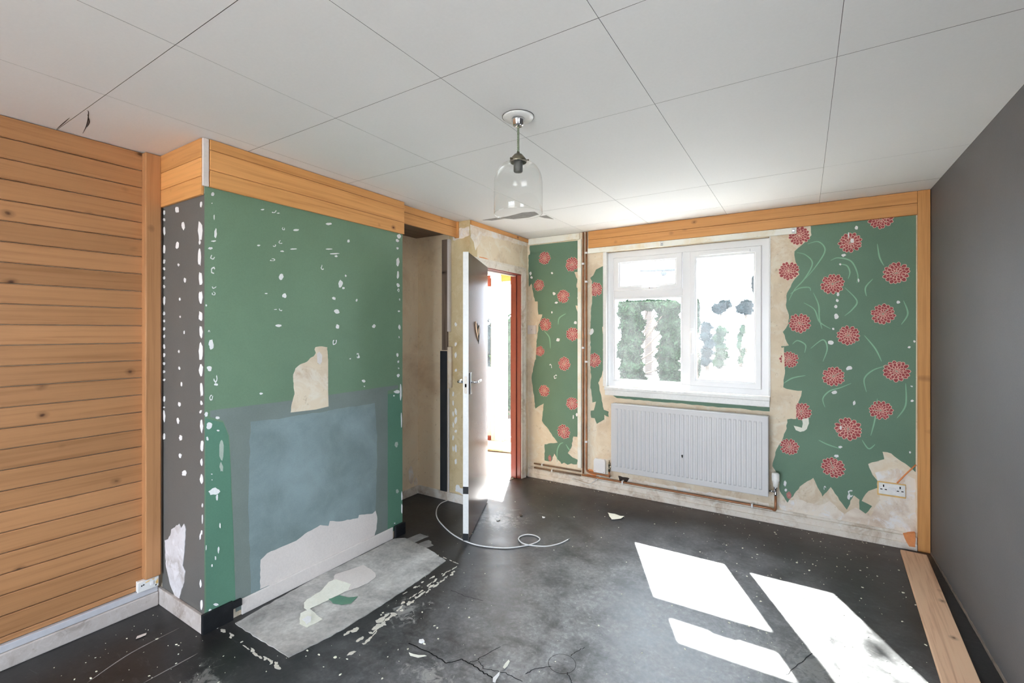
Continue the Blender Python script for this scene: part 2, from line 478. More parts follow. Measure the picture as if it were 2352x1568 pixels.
def board(name, x0, x1, y0, y1, z0, z1, axis, mat, parent, bev=0.002):
    """an axis-aligned timber whose grain runs along the named axis"""
    L = {'x': x1-x0, 'y': y1-y0, 'z': z1-z0}[axis]
    if axis == 'y':
        me = plank_mesh(name, L, z1-z0, x1-x0, mat, bev)
        return place(name, me, parent, (x0, y0, z0), (0, 1, 0), (0, 0, 1), (1, 0, 0))
    if axis == 'x':
        me = plank_mesh(name, L, z1-z0, y1-y0, mat, bev)
        return place(name, me, parent, (x0, y1, z0), (1, 0, 0), (0, 0, 1), (0, -1, 0))
    me = plank_mesh(name, L, y1-y0, x1-x0, mat, bev)
    return place(name, me, parent, (x1, y0, z0), (0, 0, 1), (0, 1, 0), (-1, 0, 0))

def ragged(pts, amp, step, rnd, keep=()):
    out = []
    n = len(pts)
    for k in range(n):
        a, b = pts[k], pts[(k+1) % n]
        out.append(a)
        L = math.hypot(b[0]-a[0], b[1]-a[1])
        if k in keep or L < 1.6*step:
            continue
        m = max(1, int(L/step))
        nx, ny = -(b[1]-a[1])/L, (b[0]-a[0])/L
        for i in range(1, m):
            t = i/m; j = rnd.uniform(-amp, amp)
            out.append((a[0]+(b[0]-a[0])*t + nx*j, a[1]+(b[1]-a[1])*t + ny*j))
    return out

def add_sheet(bm, pl, pts, base, top, mi=0):
    """a thin flat piece lying on a plane; the outline is triangulated robustly"""
    n = len(pts)
    vo, _, fo, _, _, _ = delaunay_2d_cdt([Vector(q) for q in pts], [(i, (i+1) % n) for i in range(n)], [list(range(n))], 2, 1e-7)
    ax, val, s, (i0, j0) = PL[pl]
    hi = [bm.verts.new(lift(pl, (v.x, v.y), top)) for v in vo]
    cnt = {}
    for f in fo:
        try:
            g = bm.faces.new([hi[i] for i in f])
        except ValueError:
            continue
        g.material_index = mi
        g.normal_update()
        if g.normal[ax]*s < 0:
            g.normal_flip()
        m = len(f)
        for k in range(m):
            e = tuple(sorted((f[k], f[(k+1) % m]))); cnt[e] = cnt.get(e, 0) + 1
    lo = {}
    for (a_, b_), c_ in cnt.items():
        if c_ != 1: continue
        for i in (a_, b_):
            if i not in lo:
                lo[i] = bm.verts.new(lift(pl, (vo[i].x, vo[i].y), base))
        g = bm.faces.new((lo[a_], lo[b_], hi[b_], hi[a_])); g.material_index = mi

def sheet(name, pl, pts, base, top, mat, parent, amp=0.0, step=0.03, seed=1, keep=()):
    if amp:
        pts = ragged(pts, amp, step, random.Random(seed), keep)
    bm = bmesh.new()
    add_sheet(bm, pl, pts, base, top)
    return obj(name, bm, mat, parent, recalc=False)

def spots(name, pl, lst, base, top, mat, parent, seed=3):
    """chipped marks: (u, v, ru, rv[, ring])"""
    rnd = random.Random(seed)
    bm = bmesh.new()
    for ns, s in enumerate(lst):
        u, v, ru, rv = s[0], s[1], s[2]*0.86, s[3]*0.88
        tz_ = top + 0.000008*ns
        ring = len(s) > 4
        n = 12
        ph = [rnd.uniform(0.78, 1.2) for _ in range(n)]
        tl = rnd.uniform(-0.25, 0.25)
        def P(i, k):
            a = 2*math.pi*i/n
            x = math.cos(a)*ru*ph[i % n]*k; y = math.sin(a)*rv*ph[i % n]*k
            return px(pl, u + x + tl*y*ru/max(rv, 0.1), v + y)
        if ring:
            m = rnd.randint(6, 11); st = rnd.randint(0, n-1)
            for i in range(st, st+m):
                q = [P(i, 1.0), P(i+1, 1.0), P(i+1, 0.62), P(i, 0.62)]
                add_sheet(bm, pl, q, base, tz_)
        else:
            add_sheet(bm, pl, [P(i, 1.0) for i in range(n)], base, tz_)
    o = obj(name, bm, mat, parent, recalc=False)
    return tag(o, kind='stuff')

def bm_tube(bm, pts, r, seg=8, closed=False, cap=True, mi=0):
    pts = [Vector(p) for p in pts]
    n = len(pts)
    rings = []
    up = None
    for i, p in enumerate(pts):
        a = pts[i-1] if i > 0 else (pts[-1] if closed else p)
        b = pts[i+1] if i < n-1 else (pts[0] if closed else p)
        t = (b-a).normalized()
        if up is None:
            up = Vector((0, 0, 1)) if abs(t.z) < 0.9 else Vector((1, 0, 0))
        s = t.cross(up).normalized(); up2 = s.cross(t).normalized(); up = up2
        rr = r[i] if isinstance(r, (list, tuple)) else r
        rings.append([bm.verts.new(p + s*math.cos(2*math.pi*k/seg)*rr + up2*math.sin(2*math.pi*k/seg)*rr) for k in range(seg)])
    m = n if closed else n-1
    for i in range(m):
        A, B = rings[i], rings[(i+1) % n]
        for k in range(seg):
            f = bm.faces.new((A[k], A[(k+1) % seg], B[(k+1) % seg], B[k])); f.smooth = True; f.material_index = mi
    if cap and not closed:
        for R_ in (rings[0], rings[-1]):
            f = bm.faces.new(R_); f.material_index = mi

def tube(name, pts, r, mat, parent=None, seg=10, closed=False):
    bm = bmesh.new(); bm_tube(bm, pts, r, seg, closed)
    return obj(name, bm, mat, parent)

def bm_lathe(bm, prof, c, seg=40, mi=0, cap0=False, cap1=False):
    rings = []
    for r, z in prof:
        rings.append([bm.verts.new((c[0]+r*math.cos(2*math.pi*k/seg), c[1]+r*math.sin(2*math.pi*k/seg), c[2]+z)) for k in range(seg)])
    for i in range(len(prof)-1):
        for k in range(seg):
            f = bm.faces.new((rings[i][k], rings[i][(k+1) % seg], rings[i+1][(k+1) % seg], rings[i+1][k])); f.smooth = True; f.material_index = mi
    if cap0: bm.faces.new(rings[0]).material_index = mi
    if cap1: bm.faces.new(rings[-1]).material_index = mi

def lathe(name, prof, c, mat, parent=None, seg=40, cap0=False, cap1=False):
    bm = bmesh.new(); bm_lathe(bm, prof, c, seg, 0, cap0, cap1)
    return obj(name, bm, mat, parent)

def catmull(pts, n=8):
    P = [Vector(p) for p in pts]
    out = []
    for i in range(len(P)-1):
        p0 = P[max(0, i-1)]; p1 = P[i]; p2 = P[i+1]; p3 = P[min(len(P)-1, i+2)]
        for k in range(n):
            t = k/n
            out.append(0.5*((2*p1) + (p2-p0)*t + (2*p0-5*p1+4*p2-p3)*t*t + (3*p1-p0-3*p2+p3)*t**3))
    out.append(P[-1])
    return out

def struct(o, label, cat):
    return tag(o, label, cat, kind='structure')

# ================================================================== THE SETTING
# floor ------------------------------------------------------------
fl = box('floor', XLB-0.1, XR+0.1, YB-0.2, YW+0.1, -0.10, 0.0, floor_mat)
struct(fl, 'worn black bitumen floor of the stripped room', 'floor')
hf = box('floor_hall', -4.3, -2.44, Y3+0.1, 5.2, -0.10, 0.004, hall_floor_mat)
struct(hf, 'pale concrete hall floor beyond the open door', 'floor')

# ceiling: square-edged boards with open seams ----------------------
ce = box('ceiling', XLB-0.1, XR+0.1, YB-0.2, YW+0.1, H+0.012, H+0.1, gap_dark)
struct(ce, 'white boarded ceiling with thin dark seams', 'ceiling')
CX = [XLB-0.02, -2.352, -1.746, -1.140, -0.521, 0.097, XR]
CY = [YB, -1.78, -1.16, -0.54, 0.08, 0.700, 1.316, 1.937, 3.196, 3.800, YW]
rc = random.Random(5)
g = 0.0007
for i in range(len(CX)-1):
    for j in range(len(CY)-1):
        dz = rc.uniform(0, 0.0003)
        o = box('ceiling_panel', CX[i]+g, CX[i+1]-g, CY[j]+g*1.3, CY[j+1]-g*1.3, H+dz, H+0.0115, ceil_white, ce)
        o.data.materials.append(gap_dark)          # sawn edges coloured dark to paint shade into the seams
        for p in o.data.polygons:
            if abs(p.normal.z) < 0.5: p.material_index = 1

# left wall behind the panelling ------------------------------------
wl = box('wall_left', XLB-0.10, XLB, YB, Y3+0.105, 0, H, plaster_tan)
struct(wl, 'left wall clad in horizontal varnished pine boards', 'wall')
zs = [H-0.002] + [2.303-0.0903*k for k in range(25)] + [0.108]
me_b = plank_mesh('board', 1.036-YB, 0.0903-0.0030, 0.013, pine, 0.0042)
for k in range(len(zs)-1):
    z1, z0 = zs[k], zs[k+1]
    if abs((z1-z0)-0.0903) < 1e-4:
        place('board', me_b, wl, (XL-0.013, YB, z0+0.0015), (0, 1, 0), (0, 0, 1), (1, 0, 0))
    else:
        board('board', XL-0.013, XL, YB, 1.036, z0+0.0015, z1-0.0015, 'y', pine, wl, 0.0042)
# upright cover post at the inner end of the panelling
tp = board('trim_1', XL-0.020, XL+0.040, 1.026, 1.098, 0.165, H-0.004, 'z', pine, None, 0.006)
struct(tp, 'rounded upright pine post ending the left panelling', 'post')

# chimney breast -----------------------------------------------------
wc = box('wall_chimney', XLB, XCH, YC1, YC2, 0, H, plaster_cream)
struct(wc, 'chimney breast in green, grey and taupe with pine boards at its head', 'wall')
tz = [2.122, 2.212, 2.303, H-0.003]
for k in range(3):
    board('board', XL+0.012, XCH-0.004, YC1-0.016, YC1-0.002, tz[k]+0.001, tz[k+1]-0.001, 'x', pine_bright, wc, 0.002)
fz = [2.163, 2.247, 2.345, H-0.003]
for k in range(3):
    board('board', XCH+0.002, XCH+0.016, YC1+0.018, YC2+0.004, fz[k]+0.001, fz[k+1]-0.001, 'y', pine_bright, wc, 0.002)
# pale bead at the corner of the boards
box('corner_bead', XCH-0.003, XCH+0.012, YC1-0.012, YC1+0.015, 2.165, H-0.004, patch_pale, wc, 0.003)

# papers on the breast
lf = sheet('taupe_paper', 'L', [(XL+0.018, 0.02), (XCH-0.0005, 0.02), (XCH-0.0005, 2.13), (XL+0.018, 2.13)], 0, 0.0015, taupe, wc)
cf = sheet('green_paper', 'C', [(YC1-0.0012, 0.05), (YC2-0.0005, 0.05), (YC2-0.0005, 2.175), (YC1-0.0012, 2.175)], 0, 0.0015, green2, wc)
js = pxl('C', [(471, 960), (512, 970), (524, 1000), (530, 1100), (536, 1250), (541, 1392), (473, 1428)])
sheet('jade_strip', 'C', js, 0.0015, 0.0018, teal_strip, cf, 0.0015, 0.06, 2)
js = pxl('C', [(889, 905), (923, 900), (924, 1206), (889, 1228)])
sheet('jade_strip', 'C', js, 0.0015, 0.0018, teal_strip, cf, 0.0015, 0.06, 3)
gb = pxl('C', [(482, 943), (500, 940), (670, 919), (752, 907), (890, 887), (914, 884), (914, 892), (890, 897), (890, 1228), (541, 1405), (537, 1250), (531, 1100), (526, 1000), (512, 966), (482, 957)])
gbo = sheet('grey_band', 'C', gb, 0.0018, 0.0022, grey_band, cf, 0.001, 0.05, 4)
gt = pxl('C', [(575, 968), (640, 962), (860, 925), (866, 1000), (862, 1226), (575, 1372), (570, 1150)])
sheet('fireplace_board', 'C', gt, 0.0022, 0.0026, grey_teal, gbo, 0.004, 0.05, 5)
tp_ = pxl('C', [(724, 797), (738, 795), (751, 797), (753, 830), (753, 900), (754, 933), (725, 940), (667, 947), (670, 925), (676, 905), (674, 885), (673, 860), (678, 846), (690, 836), (705, 830), (712, 822), (720, 818), (725, 810), (722, 802)])
tpo = sheet('torn_patch', 'C', tp_, 0.0015, 0.0032, plaster_cream, cf, 0.0018, 0.012, 6, keep=(3, 4, 5, 6))
sheet('filler_spot', 'C', pxl('C', [(727, 812), (733, 807), (739, 815), (739, 830), (734, 837), (728, 832)]), 0.003, 0.0036, patch_pale, tpo, 0.001, 0.01, 7)
bp = pxl('C', [(597, 1352), (597, 1300), (598, 1285), (613, 1270), (640, 1258), (680, 1241), (700, 1225), (735, 1205), (754, 1207), (757, 1196), (778, 1197), (822, 1189), (824, 1182), (855, 1179), (862, 1172), (866, 1190), (864, 1215), (856, 1240), (700, 1310)])
sheet('bare_plaster', 'C', bp, 0.0026, 0.0031, patch_pale, cf, 0.002, 0.02, 8)
# torn white strip low on the taupe side
tw = pxl('L', [(395, 1215), (413, 1202), (418, 1212), (424, 1202), (428, 1215), (426, 1250), (424, 1275), (421, 1298), (427, 1310), (425, 1335), (418, 1355), (413, 1374), (403, 1367), (392, 1340), (383, 1300), (380, 1240), (388, 1237), (393, 1228)])
sheet('torn_white_patch', 'L', tw, 0.0015, 0.004, torn_white, lf, 0.003, 0.015, 9)

c4 = [(145,500,14,15),(140,563,4,4),(155,660,4,20),(165,775,10,38),(150,825,18,6),(130,875,20,10),(145,935,20,18,1),(148,1030,18,30,1),(155,1140,18,16,1),(152,1188,15,14,1),(490,607,16,5),(570,618,18,14,1),(600,632,12,4),(635,738,12,14,1),(722,748,22,9),(948,706,24,9),(570,853,16,12,1),(615,832,14,14,1),(463,855,12,6),(625,895,14,6),(705,880,25,5),(1085,825,10,12),(985,912,38,5),(1000,930,12,8),(950,880,26,4),(560,955,20,10,1),(906,1008,14,22,1),(618,1073,18,22),(1030,1120,20,28),(1050,1150,10,8),(642,1203,18,18),(985,1222,14,12),(1142,1235,7,10),(615,1297,14,14,1),(580,1298,12,3),(602,1410,24,10),(1005,1312,20,16),(1010,1418,14,18),(1262,1413,13,14),(990,1525,16,22,1),(515,1188,12,4),(130,1530,16,30),(1066,1065,6,8),(1435,790,16,18),(1425,822,12,12),(1425,875,8,10),(1427,970,12,38),(1428,1060,9,30),(1430,1130,12,15),(1432,1165,8,14,1),(1440,1230,4,8),(1435,1310,10,6),(1438,1420,8,20),(1436,1490,4,8),(100,1270,6,8),(120,1455,7,14,1)]
c5 = [(135,95,16,42),(122,258,20,20),(165,330,14,30,1),(168,370,14,10),(135,460,14,24,1),(480,433,12,9),(1150,170,10,20,1),(1157,178,7,12),(1097,192,5,5),(1190,346,14,12),(1195,383,4,5),(100,578,13,20),(180,600,16,12),(122,655,24,26),(182,688,10,7),(108,745,8,16),(155,1110,40,28),(175,1150,9,22),(195,1345,5,20),(185,1510,6,18),(1420,420,22,13),(1400,448,6,6),(1425,165,8,14),(1430,212,7,10),(1433,258,5,6),(1430,308,10,14),(1448,420,7,60),(1452,620,4,60),(1455,1140,5,35),(1455,1230,5,40),(138,990,6,4),(140,1030,4,4),(1405,1330,5,5)]
c3 = [(1860,890,26,14),(1810,945,18,16),(1895,215,5,22),(1880,430,6,26),(1855,490,6,20),(1825,555,7,14),(1775,400,4,26)]
L1 = [(440+a[0]*.3316, 280+a[1]*.3316, a[2]*.3316, a[3]*.3316) + a[4:] for a in c4] + [(440+a[0]*.3316, 760+a[1]*.3316, a[2]*.3316, a[3]*.3316) + a[4:] for a in c5] + [(a[0]*.2665, 1150+a[1]*.2665, a[2]*.2665, a[3]*.2665) for a in c3]
spots('plaster_chips', 'C', L1, 0.0015, 0.0028, chip_white, cf, 11)
spots('grey_smears', 'C', [(508, 1035, 6, 28), (508, 1072, 5, 12), (910, 1020, 5, 7), (912, 1128, 4, 5)], 0.0018, 0.0024, chip_grey, cf, 12)
sl = [(378, y, 3, r) for y, r in ((488,6),(505,4),(530,11),(572,12),(601,6),(617,4),(638,4),(658,5),(690,12),(720,5),(737,4),(755,5),(772,4),(796,6),(815,5),(835,4),(853,4),(872,3),(916,8),(935,2),(955,16),(1002,8))]
sl += [(408,482,5,8),(422,518,4,11),(408,563,4,10),(411,608,3,4),(426,643,3,6),(414,687,2.5,4),(415,727,2,3),(424,763,1.5,5),(412,807,2.5,4),(413,845,2.5,4),(418,882,2,6),(413,928,3.5,6),(410,966,3.5,8),(416,1005,4,7),(415,1046,4,6),(424,1086,6,7)]
sl += [(461,530,6,28),(459,590,4,22),(462,640,5,18),(462,683,5,17),(462,726,5,13),(463,762,4,15),(462,806,5,22),(463,850,5,17),(464,895,4,17),(464,925,3,6),(462,945,3,4),(464,978,4,16),(465,1024,4,16),(464,1061,3,10),(464,1100,4,12),(466,1160,2,5),(466,1190,1.5,12),(464,1222,2.5,6),(461,1232,2,8),(462,1340,2.5,10),(464,1388,3,12),(460,557,3,5),(463,470,2.5,8)]
spots('plaster_chips', 'L', sl, 0.0015, 0.0026, chip_white, lf, 13)

# skirtings round the breast
bs_ = box('baseboard_chimney', XLB+0.02, XCH+0.004, YC1-0.017, YC1-0.001, 0, 0.088, grimy_white, None, 0.003)
struct(bs_, 'dirty white skirting on the taupe side of the chimney breast', 'skirting')
fb = empty('baseboard_front', (XCH, (YC1+YC2)/2, 0))
struct(fb, 'pale skirting under the fireplace wall with black painted end blocks', 'skirting')
box('skirting_board', XCH+0.002, XCH+0.012, YC1+0.17, YC2-0.10, 0, 0.082, patch_pale, fb, 0.004)
box('end_block', XCH+0.002, XCH+0.020, YC1-0.018, YC1+0.125, 0, 0.096, black_paint, fb, 0.003)
box('end_block', XCH+0.002, XCH+0.020, YC1+0.120, YC1+0.168, 0.055, 0.090, black_paint, fb, 0.003)
box('end_block', XCH+0.002, XCH+0.022, YC2-0.085, YC2+0.012, 0.0, 0.085, black_paint, fb, 0.004)

bl = box('baseboard_left', XLB, XL+0.022, YB, YC1-0.018, 0, 0.074, grimy_white, None, 0.006)
struct(bl, 'scuffed white skirting under the pine panelling', 'skirting')
tk = box('cable_trunking', XL-0.008, XL+0.016, YB, YC1-0.02, 0.0755, 0.1065, trunk_grey, None, 0.003)
tag(tk, 'white plastic cable trunking running along the skirting', 'trunking')

# alcove right of the breast -----------------------------------------
wa = box('wall_alcove', XLB-0.10, XD-0.001, Y3, Y3+0.105, 0, H, plaster_yellow)
struct(wa, 'ochre plaster return wall between the alcove and the door', 'wall')
sheet('tan_paper', 'S', [(XLB, 0.06), (-2.60, 0.06), (-2.60, H), (XLB, H)], 0, 0.001, plaster_tan, wa)
bb_ = struct(empty('trim_2', (-2.5, YC2, 2.262)), 'bright pine beam casing across the alcove head', 'beam')
board('board', -2.515, -2.500, YC2+0.002, Y3-0.004, 2.345, H-0.003, 'y', pine_bright, bb_)
board('board', -2.515, -2.500, YC2+0.002, Y3-0.004, 2.262, 2.343, 'y', pine_bright, bb_)
board('end_cap', -2.525, -2.488, Y3-0.020, Y3-0.002, 2.258, H-0.003, 'z', pine_bright, bb_)
board('soffit', XLB+0.01, -2.517, YC2+0.002, Y3-0.03, 2.30, 2.315, 'y', old_timber, bb_)
ot = board('trim_3', -2.665, -2.605, Y3-0.020, Y3-0.002, 1.30, 2.258, 'z', old_timber, None)
struct(ot, 'weathered grey timber batten in the alcove corner', 'batten')
db = box('trim_4', -2.690, -2.618, Y3-0.014, Y3-0.002, 0.02, 1.292, slate_board, None, 0.002)
struct(db, 'dark slate coloured upright strip below the grey batten', 'batten')
e1 = box('trim_5', -2.598, -2.572, Y3-0.030, Y3-0.002, 1.46, 2.257, patch_pale, None, 0.004)
struct(e1, 'chipped white upper door stop strip in the alcove opening', 'batten')
e2 = box('trim_6', -2.600, -2.560, Y3-0.024, Y3-0.002, 0.98, 1.33, plaster_cream, None, 0.004)
struct(e2, 'short cream timber block under the chipped white strip', 'batten')
e3 = box('trim_7', -2.608, -2.592, Y3-0.012, Y3-0.002, 0.02, 0.97, patch_pale, None, 0.002)
struct(e3, 'thin pale strip beside the dark slate coloured board', 'batten')
sheet('filler_smear', 'S', pxl('S', [(1040, 528), (1078, 520), (1078, 540), (1060, 548), (1040, 552)]), 0, 0.001, plaster_white, wa, 0.006, 0.02, 14)
spots('plaster_chips', 'S', [(1047, y, 3, r) for y, r in ((745,5),(790,5),(815,7),(850,4),(945,9),(965,10),(990,4),(1030,10),(1060,7))] + [(1041, y, 2, 7) for y in (905, 925, 950, 975, 1005, 1030)] + [(1052, 1122, 7, 10), (1063, 1128, 8, 8)], 0, 0.0015, chip_white, wa, 15)
ab = boxes('baseboard_alcove', [(XLB, XLB+0.016, YC2, Y3, 0, 0.07), (XLB+0.016, -2.39, Y3-0.016, Y3-0.0005, 0, 0.075)], dirty_white, None, 0.003)
struct(ab, 'low scuffed skirting round the alcove', 'skirting')
spots('bare_patches', 'B', [(944, 1090, 7, 26), (955, 1105, 5, 10)], 0, 0.0015, plaster_white, wl, 16)

# door wall -------------------------------------------------------------
OY0, OY1, OZ = 3.225, 3.932, 2.020
wd = boxes('wall_door', [(XD-0.105, XD, OY1+0.03, YW, 0, H), (XD-0.105, XD, Y3+0.1051, OY1+0.03, OZ+0.03, H)], plaster_cream)
struct(wd, 'cream stripped plaster wall round the open doorway', 'wall')
sheet('filler_smear', 'D', pxl('D', [(1080, 512), (1150, 535), (1210, 552), (1210, 566), (1160, 552), (1130, 545), (1108, 540), (1100, 560), (1092, 575), (1088, 556), (1081, 545)]), 0, 0.0012, plaster_white, wd, 0.005, 0.03, 17)
sheet('red_paint_mark', 'D', pxl('D', [(1101, 589), (1110, 591), (1124, 595), (1110, 595), (1101, 593)]), 0, 0.0012, brick_orange, wd, 0.001, 0.02, 18)
t8 = board('trim_8', XD-0.001, XD+0.014, Y3+0.004, YW-0.004, H-0.038, H-0.003, 'y', pine_bright, None)
struct(t8, 'narrow pine strip along the ceiling over the doorway', 'strip')
# lining and architrave
fr = struct(empty('trim_9', (XD, (OY0+OY1)/2, 0)), 'red brown door lining with white moulded architrave', 'door frame')
box('lining_jamb', XD-0.115, XD+0.002, OY1, OY1+0.028, 0.004, OZ+0.028, red_brown, fr, 0.002)
box('lining_jamb', XD-0.115, XD+0.002, OY0-0.028, OY0, 0.004, OZ+0.028, red_brown, fr, 0.002)
box('lining_head', XD-0.115, XD+0.002, OY0, OY1, OZ, OZ+0.028, red_brown, fr, 0.002)
box('door_stop', XD-0.075, XD-0.045, OY1-0.012, OY1, 0.004, OZ, red_brown, fr, 0.002)
box('door_stop', XD-0.075, XD-0.045, OY0, OY1-0.012, OZ-0.012, OZ, patch_pale, fr, 0.002)
def architrave(parent):
    bm = bmesh.new()
    prof = [(0.0, 0.010), (0.012, 0.014), (0.040, 0.016), (0.052, 0.022), (0.068, 0.022), (0.068, 0.0)]
    def up(y, s):
        lo = []; hi = []
        for a, t in [(0, 0)] + prof:
            lo.append(bm.verts.new((XD+t, y+s*a, 0.004)))
            hi.append(bm.verts.new((XD+t, y+s*a, OZ+0.008+a)))
        for i in range(len(lo)-1):
            bm.faces.new((lo[i], lo[i+1], hi[i+1], hi[i]))
        bm.faces.new(lo)
        return hi
    h1 = up(OY1+0.008, 1); h0 = up(OY0-0.008, -1)
    for i in range(len(h1)-1):
        bm.faces.new((h1[i], h1[i+1], h0[i+1], h0[i]))
    return obj('architrave', bm, dirty_white, parent)
architrave(fr)

# the open door leaf
FE = Vector((-1.966, 2.559, 0)); dl = Vector((-0.334, 0.711, 0)).normalized(); dn = Vector((dl.y, -dl.x, 0))
LL = 0.772
dr = bpy.data.objects.new('door_1', None); link(dr)
hp = FE + dl*LL
ang = math.atan2(-dl.y, -dl.x)
dr.location = hp; dr.rotation_euler = (0, 0, ang); dr.empty_display_size = 0.05
struct(dr, 'flush brown varnished door standing wide open with white edge', 'door')
# local frame: x from hinge to free edge, y towards the camera-left side (thickness), z up
MD = Matrix.Translation(hp) @ Matrix.Rotation(ang, 4, 'Z')
sgn = 1.0 if (Matrix.Rotation(ang, 4, 'Z') @ Vector((0, 1, 0))).dot(dn) < 0 else -1.0
def dbox(name, x0, x1, t0, t1, z0, z1, mat, parent, bev=0.0):
    bm = bmesh.new()
    a, b = sorted((sgn*t0, sgn*t1))
    bm_box(bm, x0, x1, a, b, z0, z1, bev)
    bmesh.ops.transform(bm, matrix=MD, verts=bm.verts)
    return obj(name, bm, mat, parent)
lf1 = dbox('door_leaf', 0.0, LL-0.003, 0.001, 0.038, 0.012, 2.012, door_brown, dr, 0.001)
dbox('door_edge', LL-0.003, LL, 0.0, 0.039, 0.010, 2.014, white_gloss, dr, 0.0008)
dbox('edge_tape', LL, LL+0.0012, 0.0, 0.039, 0.335, 0.385, black_paint, dr)
dbox('edge_tape', LL, LL+0.0012, 0.0, 0.039, 0.012, 0.060, black_paint, dr)
dbox('latch_plate', LL, LL+0.0015, 0.009, 0.030, 1.03, 1.15, dirty_white, dr, 0.0006)
dbox('latch_bolt', LL, LL+0.008, 0.014, 0.024, 1.075, 1.098, hole_black, dr, 0.001)
for side, (t0, t1) in enumerate(((-0.009, 0.0), (0.038, 0.047))):
    hb = dbox('handle_plate', LL-0.078, LL-0.040, t0, t1, 1.020, 1.172, chrome, dr, 0.003)
    s = -1 if side == 0 else 1
    tt = t0 if side == 0 else t1
    def q(x, t, z):
        return MD @ Vector((x, sgn*t, z))
    pts = [q(LL-0.059, tt, 1.105), q(LL-0.059, tt+s*0.030, 1.105), q(LL-0.063, tt+s*0.040, 1.105), q(LL-0.075, tt+s*0.044, 1.105), q(LL-0.165, tt+s*0.046, 1.108), q(LL-0.172, tt+s*0.044, 1.110)]
    bm = bmesh.new(); bm_tube(bm, pts, [0.009, 0.009, 0.009, 0.0085, 0.0075, 0.005], 12)
    obj('lever', bm, chrome, hb, True)
# ragged hole in the door skin, its inner shade painted as a black sheet
def on_door(u, v):
    a = (u-1176.0)/F; b = (HOR-v)/F
    d = Vector((FWD[0]+RIGHT[0]*a, FWD[1]+RIGHT[1]*a, b)); c = Vector((0, 0, HC))
    t = (FE - c).dot(dn)/d.dot(dn)
    return c + d*t
def door_sheet(name, pix, t, mat, parent):
    bm = bmesh.new()
    P = [on_door(u, v) for u, v in pix]
    lo = [bm.verts.new(p - dn*0.0005) for p in P]; hi = [bm.verts.new(p + dn*t) for p in P]
    bm.faces.new(hi)
    for i in range(len(P)):
        bm.faces.new((lo[i], lo[(i+1) % len(P)], hi[(i+1) % len(P)], hi[i]))
    return obj(name, bm, mat, parent)
door_sheet('torn_hole_shade', [(1095, 746), (1096.5, 742), (1097.2, 754), (1100.5, 746), (1102, 757), (1101.2, 772), (1099.5, 790), (1098, 781), (1097, 766), (1096, 756)], 0.0006, hole_black, lf1)
door_sheet('splinter', [(1091.5, 744), (1093, 738), (1094.5, 750), (1096, 764), (1098, 780), (1095, 770), (1092.5, 757)], 0.003, raw_pine, lf1)
door_sheet('splinter', [(1098.5, 756), (1100, 750), (1099.6, 764), (1098.2, 770)], 0.004, raw_pine, lf1)
for z in (0.25, 1.0, 1.78):
    tube('hinge', [MD @ Vector((-0.004, sgn*0.040, z)), MD @ Vector((-0.004, sgn*0.040, z+0.09))], 0.006, white_gloss, dr, 10)

# hall beyond -----------------------------------------------------------
hw = boxes('wall_hall', [(-4.4, -4.3, Y3, 5.2, 0, 2.4), (-4.3, XLB-0.1, Y3, Y3+0.10, 0, 2.4), (XD-0.105, XD-0.02, YW, 5.2, 0, 2.4)], plaster_cream)
struct(hw, 'plain cream walls of the hall beyond the doorway', 'wall')
hc = box('ceiling_hall', -4.3, XD-0.105, Y3+0.1, 5.2, 2.24, 2.35, paint('hall_ceiling_cream', rgb(214, 196, 172)))
struct(hc, 'pale boarded hall ceiling seen over the door', 'ceiling')

# glazed porch screen
SX0, SX1, SY = -4.28, XD-0.11, 5.15
sc_ = struct(empty('window_2', (-3.4, SY, 0)), 'white framed glazed porch screen beyond the hall', 'window')
box('head_beam', SX0, -3.56, SY-0.04, SY+0.06, 2.07, 2.22, red_brown, sc_, 0.004)
box('head_board', -3.40, SX1, SY-0.03, SY+0.06, 2.13, 2.22, pine_bright, sc_, 0.004)
box('post', -3.555, -3.50, SY-0.03, SY+0.06, 0.004, 2.18, white_gloss, sc_, 0.004)
box('post', -3.485, -3.385, SY-0.05, SY+0.06, 0.004, 2.20, white_gloss, sc_, 0.006)
box('threshold', SX0, -3.56, SY-0.05, SY+0.06, 0.004, 0.06, red_brown, sc_, 0.004)
box('lower_panel', SX0, -3.56, SY, SY+0.04, 0.075, 0.98, white_gloss, sc_, 0.004)
box('lower_rail', SX0, -3.56, SY-0.012, SY+0.05, 0.06, 0.14, white_gloss, sc_, 0.004)
box('pane', SX0, -3.56, SY+0.018, SY+0.024, 0.98, 2.07, pane_clean, sc_)
for a, b, c, d in ((-3.375, -3.335, 0.03, 2.13), (SX1-0.05, SX1, 0.03, 2.13), (-3.335, SX1-0.05, 2.085, 2.13), (-3.335, SX1-0.05, 0.03, 0.075)):
    box('side_light_frame', a, b, SY-0.02, SY+0.05, c, d, pvc, sc_, 0.004)
box('pane', -3.335, SX1-0.05, SY+0.012, SY+0.018, 0.075, 2.085, pane_clean, sc_)
box('sill_step', -3.36, SX1, SY-0.06, SY+0.06, 0.004, 0.028, plaster_cream, sc_, 0.003)

# window wall ----------------------------------------------------------------
WX0, WX1, WZ0, WZ1 = -1.535, -0.221, 0.958, 2.190
ww = boxes('wall_window', [(XD-0.105, WX0, YW, YW+0.135, 0, H), (WX1, XR+0.12, YW, YW+0.135, 0, H), (WX0, WX1, YW, YW+0.135, 0, WZ0-0.02), (WX0, WX1, YW, YW+0.135, WZ1, H)], plaster_cream)
struct(ww, 'window wall with torn green dahlia wallpaper over cream plaster', 'wall')

